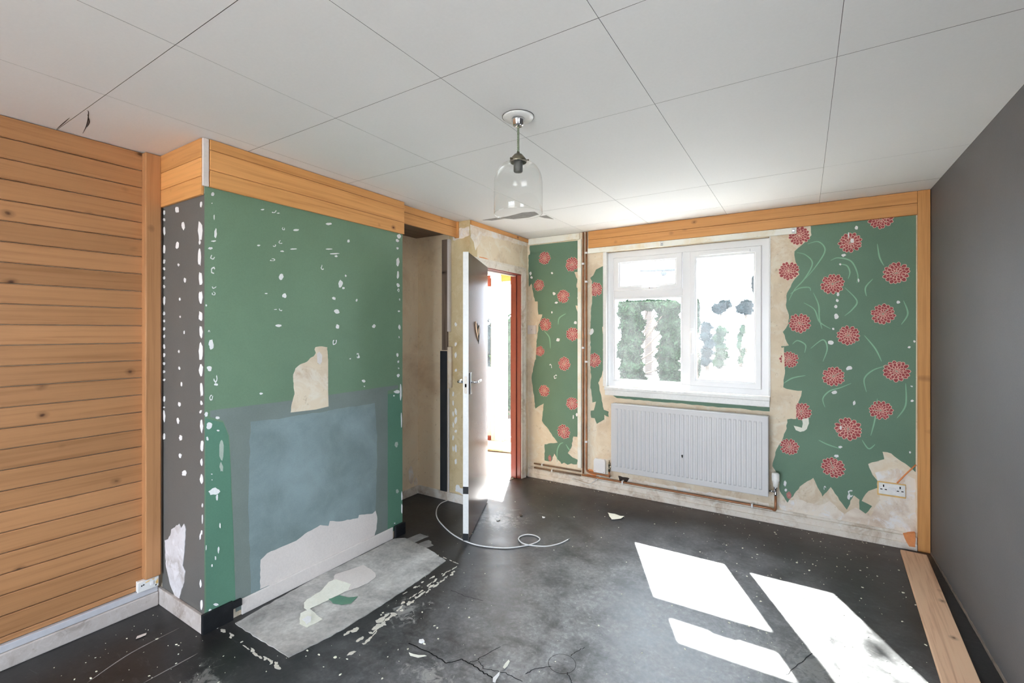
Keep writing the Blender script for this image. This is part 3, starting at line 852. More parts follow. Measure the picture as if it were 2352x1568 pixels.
SL = [(1217,564),(1329,552),(1331,600),(1329,624),(1319,625),(1326,641),(1324,659),(1333,666),(1332,684),(1335,703),(1322,701),(1328,720),(1329,798),(1329,977),(1326,1003),(1317,1002),(1312,1028),(1304,1040),(1315,1050),(1328,1056),(1325,1066),(1318,1066),(1312,1064),(1304,1067),(1296,1062),(1290,1065),(1279,1051),(1273,1041),(1266,1059),(1251,1057),(1251,1020),(1281,1016),(1263,991),(1245,966),(1249,926),(1230,938),(1224,890),(1221,868),(1229,828),(1233,780),(1234,777),(1237,747),(1246,722),(1237,722),(1235,692),(1229,692),(1224,668),(1221,651),(1215,659),(1214,615),(1214,586),(1217,584)]
SM = [(1387,610),(1391,619),(1392,640),(1391,745),(1383,751),(1386,772),(1389,790),(1384,803),(1389,810),(1388,837),(1383,859),(1374,879),(1379,902),(1384,926),(1387,941),(1398,945),(1398,957),(1388,952),(1388,963),(1371,973),(1366,960),(1358,959),(1357,943),(1364,942),(1369,922),(1361,924),(1358,895),(1356,890),(1358,860),(1355,833),(1357,803),(1356,780),(1356,770),(1363,760),(1356,754),(1357,720),(1360,691),(1359,645),(1356,638),(1363,632),(1369,619)]
SR = [(1862,518),(2104,492),(2104,800),(2103,1084),(2093,1075),(2079,1064),(2047,1041),(2027,1037),(2031,1054),(1994,1065),(2004,1090),(2015,1103),(2015,1120),(1995,1127),(1979,1150),(2003,1162),(1994,1174),(1988,1179),(1974,1169),(1974,1147),(1961,1137),(1945,1170),(1908,1118),(1889,1140),(1868,1097),(1837,1117),(1822,1139),(1809,1154),(1804,1147),(1791,1127),(1789,1095),(1774,1070),(1781,1038),(1797,1009),(1807,984),(1808,963),(1826,962),(1829,939),(1840,909),(1842,897),(1814,894),(1799,889),(1803,857),(1802,813),(1794,795),(1812,793),(1798,762),(1810,745),(1812,723),(1805,700),(1808,672),(1827,639),(1836,630),(1826,594),(1825,577),(1841,563),(1864,540)]
wpL = sheet('wallpaper', 'W', pxl('W', SL), 0, 0.0016, green, ww, 0.004, 0.022, 21, keep=(0, 11, 12))
wpM = sheet('wallpaper', 'W', pxl('W', SM), 0, 0.0016, green, ww, 0.004, 0.022, 22)
wpR = sheet('wallpaper', 'W', pxl('W', SR), 0, 0.0016, green, ww, 0.004, 0.022, 23, keep=(0, 1, 2))
sheet('filler_smear', 'W', pxl('W', [(1785,1152),(1830,1146),(1880,1160),(1905,1150),(1940,1180),(1965,1165),(2000,1185),(2020,1150),(2015,1100),(2010,1085),(2060,1075),(2102,1100),(2104,1240),(2060,1236),(1960,1215),(1880,1196),(1800,1178)]), 0, 0.0009, plaster_white, ww, 0.006, 0.03, 24)
sheet('filler_smear', 'W', pxl('W', [(1418,1095),(1500,1108),(1640,1133),(1765,1155),(1770,1172),(1600,1140),(1430,1110)]), 0, 0.0009, plaster_white, ww, 0.006, 0.03, 25)

# printed dahlias
def dahlia(seed):
    """a printed bloom: overlapping red petals, each with its pale outline"""
    rnd = random.Random(seed)
    bm = bmesh.new()
    R0 = 0.072
    z = 0.0
    rings = ((0.70, 15, 0.60, 0.185, 0.80), (0.52, 13, 0.50, 0.150, 0.78), (0.34, 11, 0.38, 0.115, 0.70), (0.17, 8, 0.26, 0.080, 0.55))
    for ri, (rad, cnt, ln, wdt, inner) in enumerate(rings):
        off = rnd.uniform(0, 6.28)
        for k in range(cnt):
            a = off + 2*math.pi*k/cnt + rnd.uniform(-0.09, 0.09)
            r0 = rad*rnd.uniform(0.90, 1.06); L_ = ln*rnd.uniform(0.88, 1.08)*0.5; w_ = wdt*rnd.uniform(0.85, 1.08)
            c, s = math.cos(a), math.sin(a)
            for mi, sc in ((1, 1.0), (0, inner)):
                Ls, ws = L_*(sc if mi == 1 else (1+sc)/2*0.94), w_*sc
                loc = [(-Ls, 0), (-Ls*0.45, -ws*0.60), (Ls*0.20, -ws), (Ls*0.72, -ws*0.72), (Ls*1.02, 0), (Ls*0.72, ws*0.72), (Ls*0.20, ws), (-Ls*0.45, ws*0.60)]
                z += 0.0000045
                vs = [bm.verts.new(((r0+p)*c*R0 - q_*s*R0, (r0+p)*s*R0 + q_*c*R0, z)) for p, q_ in loc]
                bm.faces.new(vs).material_index = mi
    me = bpy.data.meshes.new('dahlia_print'); bm.to_mesh(me); bm.free()
    me.materials.append(petal_red); me.materials.append(petal_pale)
    return me
DM = [dahlia(k) for k in (1, 2, 3)]
FLW = [(wpR, [(1836,541,1.0),(2023,503,1.0),(1953,557,1.0),(1811,622,1.0),(1912,652,1.05),(2058,627,1.05),(1836,742,1.05),(2028,721,1.0),(1948,770,0.98),(1812,825,0.9),(1914,864,1.0),(2059,852,1.05),(1840,944,0.95),(2023,942,0.95),(1948,985,1.15),(1813,1026,0.9),(1913,1073,1.05)]),
       (wpL, [(1251,593,0.95),(1314,607,1.0),(1238,655,0.85),(1294,680,0.95),(1253,745,0.95),(1315,767,0.95),(1240,806,0.75),(1296,835,0.95),(1250,897,0.85),(1314,926,0.9),(1295,991,1.0)]),
       (wpM, [(1369,664,0.95),(1365,827,0.95)])]
rf = random.Random(9)
for par, lst in FLW:
    for i, (u, v, s) in enumerate(lst):
        x, z = px('W', u, v)
        o = bpy.data.objects.new('dahlia_print', DM[i % 3]); link(o, par)
        a = rf.uniform(0, 6.28)
        o.matrix_basis = Matrix.Translation((x, YW-0.0019, z)) @ Matrix.Rotation(math.radians(90), 4, 'X') @ Matrix.Rotation(a, 4, 'Z') @ Matrix.Diagonal((s, s, 1, 1))
# torn edges that bite into the printed flowers
for poly in ([(1796,798),(1801,797),(1803,850),(1796,852)], [(1815,925),(1829,925),(1829,962),(1822,962),(1812,960)], [(1329,590),(1340,590),(1340,640),(1329,640)], [(1329,745),(1336,745),(1336,790),(1329,790)], [(1355,640),(1360,645),(1360,690),(1353,690)], [(1349,805),(1357,803),(1356,850),(1349,850)], [(1228,790),(1233,786),(1231,825),(1226,828)], [(1330,905),(1336,905),(1336,950),(1330,950)]):
    sheet('torn_edge', 'W', pxl('W', poly), 0.0, 0.0026, plaster_cream, ww, 0.002, 0.02, 31)
# small fragments
for u, v, k in ((1812, 1137, 0.4), (1263, 1052, 0.45)):
    x, z = px('W', u, v)
    o = bpy.data.objects.new('dahlia_print', DM[0]); link(o, wpR if u > 1700 else wpL)
    o.matrix_basis = Matrix.Translation((x, YW-0.0019, z)) @ Matrix.Rotation(math.radians(90), 4, 'X') @ Matrix.Diagonal((k*0.6, k, 1, 1))

# pale scrolls printed between the flowers
def ribbon(bm, pl, pts, wid, off):
    off += 0.0000004*len(bm.verts)
    P = catmull([(a, b, 0) for a, b in pts], 6)
    n = len(P)
    L_, R_ = [], []
    for i, p in enumerate(P):
        a = P[max(0, i-1)]; b = P[min(n-1, i+1)]
        t = (b-a).normalized(); w_ = wid*math.sin(math.pi*(0.08+0.84*i/(n-1)))
        L_.append(bm.verts.new(lift(pl, (p.x - t.y*w_, p.y + t.x*w_), off)))
        R_.append(bm.verts.new(lift(pl, (p.x + t.y*w_, p.y - t.x*w_), off)))
    for i in range(n-1):
        bm.faces.new((L_[i], L_[i+1], R_[i+1], R_[i]))
bm = bmesh.new()
for s in ([(1812,690),(1825,665),(1848,640),(1866,605),(1850,585),(1830,580)], [(1815,675),(1835,662),(1858,660),(1862,668)], [(1850,640),(1875,610),(1895,575),(1880,555),(1855,560)], [(1846,695),(1870,710),(1880,735),(1890,745),(1908,755)], [(1868,672),(1880,700),(1882,730),(1888,755)], [(1908,598),(1925,592),(1955,600),(1970,630),(1968,650)], [(1928,606),(1945,610),(1952,625),(1948,640)], [(1940,660),(1968,690),(1958,710),(1940,725)], [(1990,680),(1988,660),(2005,640)], [(2015,560),(2020,590),(2030,610)], [(2075,690),(2085,720),(2070,745)], [(1820,790),(1832,782),(1850,792),(1848,810)], [(1862,800),(1890,780),(1900,800),(1890,830)], [(1985,770),(2010,800),(2025,830)], [(1895,935),(1890,915),(1905,898),(1930,890),(1955,880)], [(2015,915),(2010,960),(2000,1000)], [(1990,900),(1985,870),(2005,850),(2035,840)], [(2080,880),(2080,930),(2060,960)], [(1880,1010),(1900,1020),(1930,1030)], [(1980,1010),(1995,1030),(2010,1020)], [(1800,880),(1820,868),(1850,862)]):
    ribbon(bm, 'W', pxl('W', s), 0.0045, 0.00185)
sp = obj('scroll_print', bm, scroll_pale, wpR); tag(sp, kind='stuff')
spots('plaster_chips', 'W', [(1967,523,4,5),(1957,553,5,6),(1938,586,6,4),(1930,607,3,3),(1925,676,4,5),(1923,690,4,4),(1920,704,5,4),(1921,727,6,7),(1908,786,7,6),(1914,755,3,3),(2063,694,5,4),(1950,845,8,6),(1917,901,8,5),(1962,925,4,6),(1930,1026,5,3),(1921,1047,6,4),(2090,1038,3,3),(2094,887,3,2),(2095,920,4,3),(1972,644,2,5),(1949,540,2,8),(1931,982,3,6),(1895,1122,4,7,1),(1955,1132,9,9,1),(1950,1140,4,8),(1803,1110,4,7),(1805,1125,3,4),(1268,627,2.5,2.5),(1273,674,4,4),(1278,695,4,3),(1322,741,4,4),(1282,780,5,5),(1268,717,2,3),(1329,684,3,3),(1219,628,3,5),(1221,637,3,3),(1359,762,5,8),(1265,841,3,6,1),(1276,865,4,5,1),(1325,952,3,4),(1317,957,1.5,5),(2100,784,3,3),(2088,797,4,3)], 0.0016, 0.0028, chip_white, wpR, 33)
sheet('peeled_flap', 'W', pxl('W', [(1842,962),(1857,959),(1858,972),(1853,985),(1846,990),(1842,982),(1844,972)]), 0.0016, 0.006, paper_back, wpR, 0.001, 0.02, 43)
sheet('peeled_flap', 'W', pxl('W', [(1823,977),(1832,979),(1846,983),(1847,989),(1838,991),(1828,987)]), 0.0016, 0.010, paper_back, wpR, 0.001, 0.02, 44)
bm = bmesh.new()
for s in ([(1280,1060),(1280,1035),(1286,1020),(1294,1016)], [(1300,1020),(1306,1030),(1310,1034)], [(1250,760),(1262,775),(1264,800)], [(1300,720),(1285,730),(1282,745)]):
    ribbon(bm, 'W', pxl('W', s), 0.006, 0.00185)
tag(obj('scroll_print', bm, scroll_pale, wpL), kind='stuff')

# timber along the ceiling of the window wall
bw = struct(empty('trim_10', (-0.5, YW, 2.24)), 'two pine boards along the ceiling above the window', 'beam')
board('board', -1.706, 0.642, YW-0.020, YW-0.001, 2.318, H-0.003, 'x', pine_bright, bw)
board('board', -1.706, 0.642, YW-0.020, YW-0.001, 2.240, 2.316, 'x', pine_bright, bw)
rp = board('trim_11', 0.643, XR-0.003, YW-0.026, YW-0.001, 0.0, H-0.003, 'z', pine_bright, None, 0.004)
struct(rp, 'tall upright pine board in the corner by the charcoal wall', 'post')
cb = box('curtain_batten', -1.712, -0.045, YW-0.018, YW-0.001, 2.192, 2.238, cream_timber, None, 0.002)
tag(cb, 'cream painted curtain batten fixed above the window', 'batten')
lb = box('trim_12', -2.357, -1.800, YW-0.014, YW-0.001, 2.338, H-0.003, cream_timber, None, 0.002)
struct(lb, 'cream plaster band at the ceiling beside the pipes', 'batten')
pc = box('trim_13', -1.815, -1.778, YW-0.020, YW-0.001, 0.17, 2.335, cream_timber, None, 0.003)
struct(pc, 'cream upright batten beside the copper pipes', 'batten')
for x, hl in ((-1.03, 'small curtain rail bracket on the cream batten above the window'), (-0.065, 'small curtain rail bracket at the end of the cream batten by the dahlia wallpaper')):
    hk = empty('curtain_hook', (x, YW-0.018, 2.215))
    tag(hk, hl, 'bracket', 'curtain rail brackets')
    box('plate', x-0.010, x+0.010, YW-0.021, YW-0.0185, 2.198, 2.232, chrome, hk, 0.001)
    box('clip', x-0.006, x+0.006, YW-0.036, YW-0.0215, 2.214, 2.222, chrome, hk, 0.001)

wb = boxes('baseboard_window', [(-2.36, 0.640, YW-0.020, YW-0.001, 0, 0.088), (-2.36, 0.640, YW-0.032, YW-0.0205, 0, 0.045), (-2.36, 0.635, YW-0.012, YW-0.001, 0.0885, 0.108)], dirty_white, None, 0.004)
struct(wb, 'dirty stepped white skirting under the window wall', 'skirting')
bk = sheet('exposed_brick', 'W', pxl('W', [(2073,1222),(2100,1220),(2100,1252),(2086,1250),(2080,1240)]), 0, 0.034, brick_orange, ww, 0.002, 0.02, 35)
for u0, v0 in ((1350, 1076), (1346, 1088)):
    sheet('exposed_brick', 'W', pxl('W', [(u0+2, v0), (u0+10, v0+2), (u0+22, v0+12), (u0+18, v0+18), (u0, v0+8)]), 0, 0.003, brick_orange, ww, 0.003, 0.02, 36)
sheet('brown_patch', 'W', pxl('W', [(1420,1092),(1446,1098),(1438,1108),(1430,1112),(1424,1106)]), 0, 0.002, brick_mat, ww, 0.003, 0.02, 37)

# window -----------------------------------------------------------------
wi = struct(empty('window_1', ((WX0+WX1)/2, YW, WZ0)), 'white plastic window with a small top light and a tall side sash', 'window')
FY0, FY1 = YW+0.028, YW+0.098      # depth of the outer frame
def frame(name, x0, x1, z0, z1, wv, y0, y1, mat, parent, bev=0.005):
    L_ = wv if isinstance(wv, tuple) else (wv,)*4    # left,right,bottom,top
    bm = bmesh.new()
    o_ = [(x0, z0), (x1, z0), (x1, z1), (x0, z1)]
    i_ = [(x0+L_[0], z0+L_[2]), (x1-L_[1], z0+L_[2]), (x1-L_[1], z1-L_[3]), (x0+L_[0], z1-L_[3])]
    V = {}
    for k, (pts, tagp) in enumerate(((o_, 'o'), (i_, 'i'))):
        for j, (a, b) in enumerate(pts):
            for y, t in ((y0, 'f'), (y1, 'b')):
                V[(tagp, j, t)] = bm.verts.new((a, y, b))
    for j in range(4):
        k = (j+1) % 4
        bm.faces.new((V['o', j, 'f'], V['o', k, 'f'], V['i', k, 'f'], V['i', j, 'f']))
        bm.faces.new((V['o', j, 'b'], V['i', j, 'b'], V['i', k, 'b'], V['o', k, 'b']))
        bm.faces.new((V['o', j, 'f'], V['o', j, 'b'], V['o', k, 'b'], V['o', k, 'f']))
        bm.faces.new((V['i', j, 'f'], V['i', k, 'f'], V['i', k, 'b'], V['i', j, 'b']))
    bmesh.ops.recalc_face_normals(bm, faces=bm.faces)
    if bev:
        es = [e for e in bm.edges if abs(e.verts[0].co.y - e.verts[1].co.y) < 1e-6 and e.is_manifold and e.calc_face_angle(0) > 0.5]
        bmesh.ops.bevel(bm, geom=es, offset=bev, segments=2, affect='EDGES', profile=0.5)
    return obj(name, bm, mat, parent)
frame('outer_frame', WX0+0.003, WX1-0.003, WZ0+0.002, WZ1-0.003, (0.055, 0.055, 0.055, 0.055), FY0, FY1, pvc, wi)
MX = -0.838
box('mullion', MX-0.032, MX+0.032, FY0+0.001, FY1-0.001, WZ0+0.056, WZ1-0.057, pvc, wi, 0.004)
TZ = 1.800
box('transom', WX0+0.057, MX-0.031, FY0+0.002, FY1-0.002, TZ-0.032, TZ+0.032, pvc, wi, 0.004)
# top light sash
ts = frame('top_light_sash', WX0+0.062, MX-0.034, TZ+0.028, WZ1-0.060, (0.048, 0.048, 0.036, 0.044), FY0-0.014, FY0+0.036, pvc, wi)
frame('glazing_bead', WX0+0.112, MX-0.082, TZ+0.064, WZ1-0.103, 0.012, FY0-0.006, FY0+0.02, pvc, ts, 0.003)
box('pane', WX0+0.122, MX-0.092, FY0+0.020, FY0+0.024, TZ+0.074, WZ1-0.113, pane_mat, ts)
# fixed lower pane
fb_ = frame('glazing_bead', WX0+0.057, MX-0.031, WZ0+0.055, TZ-0.031, 0.016, FY0+0.004, FY0+0.034, pvc, wi, 0.003)
box('pane', WX0+0.071, MX-0.046, FY0+0.030, FY0+0.034, WZ0+0.069, TZ-0.046, pane_mat, wi)
# tall side sash
ss = frame('side_sash', MX+0.030, WX1-0.058, WZ0+0.050, WZ1-0.060, (0.040, 0.040, 0.046, 0.046), FY0-0.014, FY0+0.036, pvc, wi)
frame('glazing_bead', MX+0.069, WX1-0.097, WZ0+0.095, WZ1-0.105, 0.014, FY0-0.006, FY0+0.02, pvc, ss, 0.003)
box('pane', MX+0.080, WX1-0.108, FY0+0.020, FY0+0.024, WZ0+0.106, WZ1-0.116, pane_mat, ss)
hd = box('handle', MX+0.038, MX+0.058, FY0-0.026, FY0-0.0145, 1.40, 1.49, pvc, ss, 0.003)
box('lever', MX+0.041, MX+0.057, FY0-0.046, FY0-0.0265, 1.275, 1.475, pvc, hd, 0.005)
tube('lock_button', [(MX+0.049, FY0-0.047, 1.462), (MX+0.049, FY0-0.0505, 1.462)], 0.006, chrome, hd, 10)
hd2 = box('handle', -1.165, -1.100, FY0-0.026, FY0-0.0145, TZ+0.036, TZ+0.056, pvc, ts, 0.003)
box('lever', -1.20, -1.075, FY0-0.044, FY0-0.0265, TZ+0.032, TZ+0.050, pvc, hd2, 0.005)
tube('lock_button', [(-1.135, FY0-0.045, TZ+0.042), (-1.135, FY0-0.0485, TZ+0.042)], 0.006, chrome, hd2, 10)
vt = box('trickle_vent', -0.735, -0.355, FY0-0.030, FY0-0.0145, WZ1-0.100, WZ1-0.078, pvc, ss, 0.004)
box('slider', -0.45, -0.37, FY0-0.033, FY0-0.0305, WZ1-0.094, WZ1-0.084, pvc, vt, 0.001)
# reveal boards and sill
sl_ = boxes('sill', [(WX0-0.008, WX1+0.004, YW-0.045, FY0+0.02, WZ0-0.026, WZ0), (WX0-0.004, WX1+0.002, YW-0.034, YW-0.001, WZ0-0.075, WZ0-0.027)], white_gloss, wi, 0.004)
boxes('reveal_lining', [(WX0-0.030, WX0+0.002, YW-0.010, FY0+0.01, WZ0, WZ1+0.001), (WX1-0.002, WX1+0.006, YW-0.006, FY0+0.01, WZ0, WZ1+0.001)], white_gloss, wi, 0.002)
sheet('green_strip', 'W', [(WX0+0.10, WZ0-0.10), (WX1, WZ0-0.11), (WX1, WZ0-0.078), (WX0+0.06, WZ0-0.078)], 0, 0.0012, green, ww, 0.004, 0.04, 38)

# right wall --------------------------------------------------------------
TY0, TY1, TZ0, TZ1 = -0.45, 0.55, 1.05, 1.95
wr = boxes('wall_right', [(XR, XR+0.12, TY1, YW, 0, H), (XR, XR+0.12, YB, TY0, 0, H), (XR, XR+0.12, TY0, TY1, 0, TZ0), (XR, XR+0.12, TY0, TY1, TZ1, H)], wall_grey)
struct(wr, 'plain charcoal grey painted wall', 'wall')
wre = sheet('pale_edge', 'R', [(YB, 0.0), (YW-0.03, 0.0), (YW-0.03, 0.014), (YB, 0.016)], 0, 0.005, old_dust, wr, 0.004, 0.03, 41)
# unseen window added in the charcoal wall to brighten the alcove
w4 = struct(empty('added_side_window', (XR+0.05, (TY0+TY1)/2, TZ0)), 'plain white window added unseen in the charcoal wall for light', 'window')
for a, b, c, d in ((TY0, TY0+0.05, TZ0, TZ1), (TY1-0.05, TY1, TZ0, TZ1), (TY0+0.05, TY1-0.05, TZ0, TZ0+0.05), (TY0+0.05, TY1-0.05, TZ1-0.05, TZ1), (0.025, 0.075, TZ0+0.05, TZ1-0.05)):
    box('frame_bar', XR+0.03, XR+0.09, a, b, c, d, pvc, w4, 0.004)
for a, b in ((TY0+0.05, 0.025), (0.075, TY1-0.05)):
    box('pane', XR+0.058, XR+0.062, a, b, TZ0+0.05, TZ1-0.05, pane_clean, w4)
# rear wall behind the camera, with glazed doors added to light the room
RX0, RX1, RZ0, RZ1 = -2.15, 0.15, 0.06, 2.15
rb_ = boxes('wall_rear', [(XLB-0.1, RX0, YB-0.2, YB, 0, H), (RX1, XR+0.12, YB-0.2, YB, 0, H), (RX0, RX1, YB-0.2, YB, 0, RZ0), (RX0, RX1, YB-0.2, YB, RZ1, H)], plaster_cream)
struct(rb_, 'cream rear wall opened for added glazed doors', 'wall')
w3 = struct(empty('added_rear_glazing', (-1.0, YB-0.1, RZ0)), 'wide white glazed doors added unseen in the rear wall for light', 'window')
frame('outer_frame', RX0, RX1, RZ0, RZ1, 0.06, YB-0.14, YB-0.07, pvc, w3)
for x in (-1.38, -0.62):
    box('mullion', x-0.03, x+0.03, YB-0.138, YB-0.072, RZ0+0.06, RZ1-0.06, pvc, w3, 0.004)
for a, b in ((RX0+0.06, -1.41), (-1.35, -0.65), (-0.59, RX1-0.06)):
    box('pane', a, b, YB-0.108, YB-0.104, RZ0+0.06, RZ1-0.06, pane_clean, w3)

# ================================================================== THE THINGS
# hearth slab -------------------------------------------------------------
hs = sheet('hearth_slab', 'F', pxl('F', [(540, 1432), (600, 1472), (663, 1510), (760, 1462), (850, 1407), (900, 1375), (985, 1318), (1024, 1288), (985, 1262), (930, 1236), (905, 1238), (720, 1330)]), -0.002, 0.004, hearth_mat, None, 0.004, 0.03, 51)
tag(hs, 'pale concrete hearth slab set in the black floor', 'hearth')
# raised kerb marks and smears left round the hearth
bm = bmesh.new(); rs = random.Random(52)
def smear(pts, wid, gap=0.25, step=0.012):
    """broken scraped streak along a polyline given in pixels"""
    P = pxl('F', pts)
    for (a, b) in zip(P[:-1], P[1:]):
        L = math.hypot(b[0]-a[0], b[1]-a[1]); d = ((b[0]-a[0])/L, (b[1]-a[1])/L); nn = (-d[1], d[0])
        t = 0.0
        while t < L:
            l = rs.uniform(0.6, 4.5)*step
            if rs.random() > gap:
                o = rs.uniform(-0.7, 0.7)*wid; w_ = wid*rs.uniform(0.25, 0.9)
                poly = []
                n = 5
                for i in range(n+1):
                    x = t + l*i/n; y = o + w_*rs.uniform(0.3, 1.0)*math.sin(math.pi*(0.1+0.8*i/n))
                    poly.append((a[0]+d[0]*x+nn[0]*y, a[1]+d[1]*x+nn[1]*y))
                for i in range(n, -1, -1):
                    x = t + l*i/n; y = o - w_*rs.uniform(0.3, 1.0)*math.sin(math.pi*(0.1+0.8*i/n))
                    poly.append((a[0]+d[0]*x+nn[0]*y, a[1]+d[1]*x+nn[1]*y))
                add_sheet(bm, 'F', poly, 0, 0.0012 + rs.uniform(0, 0.0006))
            t += l*rs.uniform(0.5, 1.1)
smear([(1056, 1303), (1000, 1343), (940, 1385), (880, 1432), (838, 1478)], 0.016, 0.1)
smear([(1048, 1300), (990, 1340), (915, 1395)], 0.010, 0.3)
smear([(940, 1380), (900, 1410), (850, 1450), (810, 1480)], 0.030, 0.45)
smear([(1000, 1320), (960, 1345), (920, 1365)], 0.012, 0.6)
smear([(500, 1440), (560, 1480), (640, 1530)], 0.014, 0.2)
smear([(960, 1255), (1000, 1272), (1046, 1292)], 0.007, 0.3)
smear([(820, 1440), (780, 1470), (800, 1500)], 0.03, 0.7)
tag(obj('plaster_smears', bm, smear_mat, fl, recalc=False), kind='stuff')
bm = bmesh.new()
for c in ([(940,1255),(985,1240),(996,1252),(960,1262)], [(925,1240),(965,1225),(985,1232),(940,1250)]):
    add_sheet(bm, 'F', ragged(pxl('F', c), 0.008, 0.03, rs), 0, 0.001)
tag(obj('dust_patch', bm, dust_mat, fl, recalc=False), kind='stuff')
# cracks
bm = bmesh.new()
def crack(pts, wid):
    P = pxl('F', pts); Q = []
    for a, b in zip(P[:-1], P[1:]):
        for k in range(6):
            t = k/6
            Q.append((a[0]+(b[0]-a[0])*t + rs.uniform(-0.004, 0.004), a[1]+(b[1]-a[1])*t + rs.uniform(-0.004, 0.004)))
    Q.append(P[-1])
    for a, b in zip(Q[:-1], Q[1:]):
        L = math.hypot(b[0]-a[0], b[1]-a[1]) or 1
        nn = (-(b[1]-a[1])/L*wid, (b[0]-a[0])/L*wid)
        vs = [bm.verts.new((x, y, 0.0011)) for x, y in ((a[0]-nn[0], a[1]-nn[1]), (b[0]-nn[0]*0.8, b[1]-nn[1]*0.8), (b[0]+nn[0]*0.8, b[1]+nn[1]*0.8), (a[0]+nn[0], a[1]+nn[1]))]
        bm.faces.new(vs)
crack([(938,1478),(990,1500),(1025,1522),(1060,1515),(1085,1527),(1110,1545),(1135,1557)], 0.0030)
crack([(1075,1522),(1098,1515),(1100,1510),(1150,1485)], 0.0016)
crack([(1100,1518),(1110,1535),(1160,1545),(1200,1565)], 0.0016)
crack([(1205,1548),(1228,1537),(1266,1530)], 0.0016)
crack([(1311,1507),(1325,1496),(1342,1486)], 0.0016)
crack([(1036,1355),(1065,1368),(1110,1380)], 0.0014)
crack([(1805,1550),(1828,1530),(1866,1500)], 0.0014)
crack([(1302,1543),(1310,1560),(1316,1570)], 0.0014)
cc = px('F', 1291, 1524)
ring = [(cc[0]+0.060*math.cos(a), cc[1]+0.060*math.sin(a)) for a in [2*math.pi*k/40 for k in range(41)]]
for a, b in zip(ring[:-1], ring[1:]):
    f_ = lambda p, k: bm.verts.new((cc[0]+(p[0]-cc[0])*k, cc[1]+(p[1]-cc[1])*k, 0.0011))
    bm.faces.new((f_(a, 0.985), f_(b, 0.985), f_(b, 1.015), f_(a, 1.015)))
tag(obj('floor_cracks', bm, crack_mat, fl), kind='stuff')
# seam lines of the black floor at the left
bm = bmesh.new()
for seg in ([(200, 1568), (300, 1500), (412, 1442)], [(330, 1568), (455, 1500)]):
    ribbon(bm, 'F', pxl('F', seg), 0.0035, 0.0009)
tag(obj('floor_scratch', bm, dust_mat, fl), kind='stuff')
# crumbs and paint flecks, far too many to count
bm = bmesh.new(); rs = random.Random(60)
def fleck(x, y, r):
    n = rs.randint(5, 7); a0 = rs.uniform(0, 6.28); el = rs.uniform(0.35, 1.0)
    ca, sa = math.cos(a0), math.sin(a0)
    pts = []
    for k in range(n):
        a = 2*math.pi*k/n; q = r*rs.uniform(0.6, 1.2)
        u_, v_ = q*math.cos(a), q*el*math.sin(a)
        pts.append((x+u_*ca-v_*sa, y+u_*sa+v_*ca))
    t = r*rs.uniform(0.15, 0.4)
    hi = [bm.verts.new((p[0], p[1], 0.0008+t)) for p in pts]; lo = [bm.verts.new((p[0], p[1], 0)) for p in pts]
    bm.faces.new(hi)
    for k in range(n): bm.faces.new((lo[k], lo[(k+1) % n], hi[(k+1) % n], hi[k]))
for k in range(620):
    q = rs.random()
    if q < 0.42: x, y = rs.uniform(-0.6, 0.62), rs.uniform(2.2, 3.95)
    elif q < 0.55: x, y = rs.gauss(-1.85, 0.22), rs.gauss(1.6, 0.35)
    elif q < 0.68: x, y = rs.uniform(-2.85, -2.0), rs.uniform(0.5, 1.08)
    else: x, y = rs.uniform(-2.3, 0.5), rs.uniform(0.9, 3.9)
    if x < XCH+0.03 and YC1-0.03 < y < YC2+0.03: continue
    fleck(x, y, 0.0016 + 0.0055*rs.random()**3)
for k in range(60):
    fleck(rs.uniform(-2.3, 0.5), YW-0.045-abs(rs.gauss(0, 0.02)), 0.002+0.004*rs.random()**2)
fk = obj('paint_flecks', bm, fleck_mat)
tag(fk, 'pale paint flecks and plaster crumbs scattered over the black floor', 'debris', kind='stuff')

# scraps -------------------------------------------------------------------
def scrap(name, pix, mat, label, cat='scrap', base=0.005, amp=0.003, curl=0.006, seed=70, group=None, th=0.0012):
    """torn piece of wallpaper: its outline, a little curl, real thickness"""
    rnd = random.Random(seed)
    pts = ragged(pxl('F', pix), amp, 0.02, rnd)
    n = len(pts)
    vo, _, fo, _, _, _ = delaunay_2d_cdt([Vector(q) for q in pts], [(i, (i+1) % n) for i in range(n)], [list(range(n))], 2, 1e-7)
    cx = sum(p[0] for p in pts)/n; cy = sum(p[1] for p in pts)/n
    R_ = max(math.hypot(p[0]-cx, p[1]-cy) for p in pts)
    zz = lambda v: base + curl*(((v.x-cx)/R_)**2*0.8 + 0.3*abs((v.y-cy)/R_))
    bm = bmesh.new()
    hi = [bm.verts.new((v.x, v.y, zz(v)+th)) for v in vo]; lo = [bm.verts.new((v.x, v.y, zz(v))) for v in vo]
    cnt = {}
    for f in fo:
        bm.faces.new([hi[i] for i in f]); bm.faces.new([lo[i] for i in reversed(f)])
        for k in range(len(f)):
            e = (f[k], f[(k+1) % len(f)]); cnt[tuple(sorted(e))] = cnt.get(tuple(sorted(e)), 0)+1
    for (a, b), c in cnt.items():
        if c == 1: bm.faces.new((lo[a], lo[b], hi[b], hi[a]))
    o = obj(name, bm, mat)
    return tag(o, label, cat, group)
scrap('wallpaper_scrap', [(760,1345),(770,1322),(800,1312),(835,1299),(850,1308),(862,1318),(863,1328),(845,1342),(822,1352),(790,1362),(780,1352)], patch_pale, 'large pale rounded wallpaper scrap lying face down on the hearth slab', base=0.0042, seed=71)
scrap('wallpaper_scrap', [(698,1388),(705,1380),(735,1362),(755,1340),(772,1334),(806,1345),(800,1358),(760,1378),(725,1395),(706,1405),(698,1400)], paper_back, 'long cream wallpaper strip crossing the hearth slab', base=0.0072, seed=72)
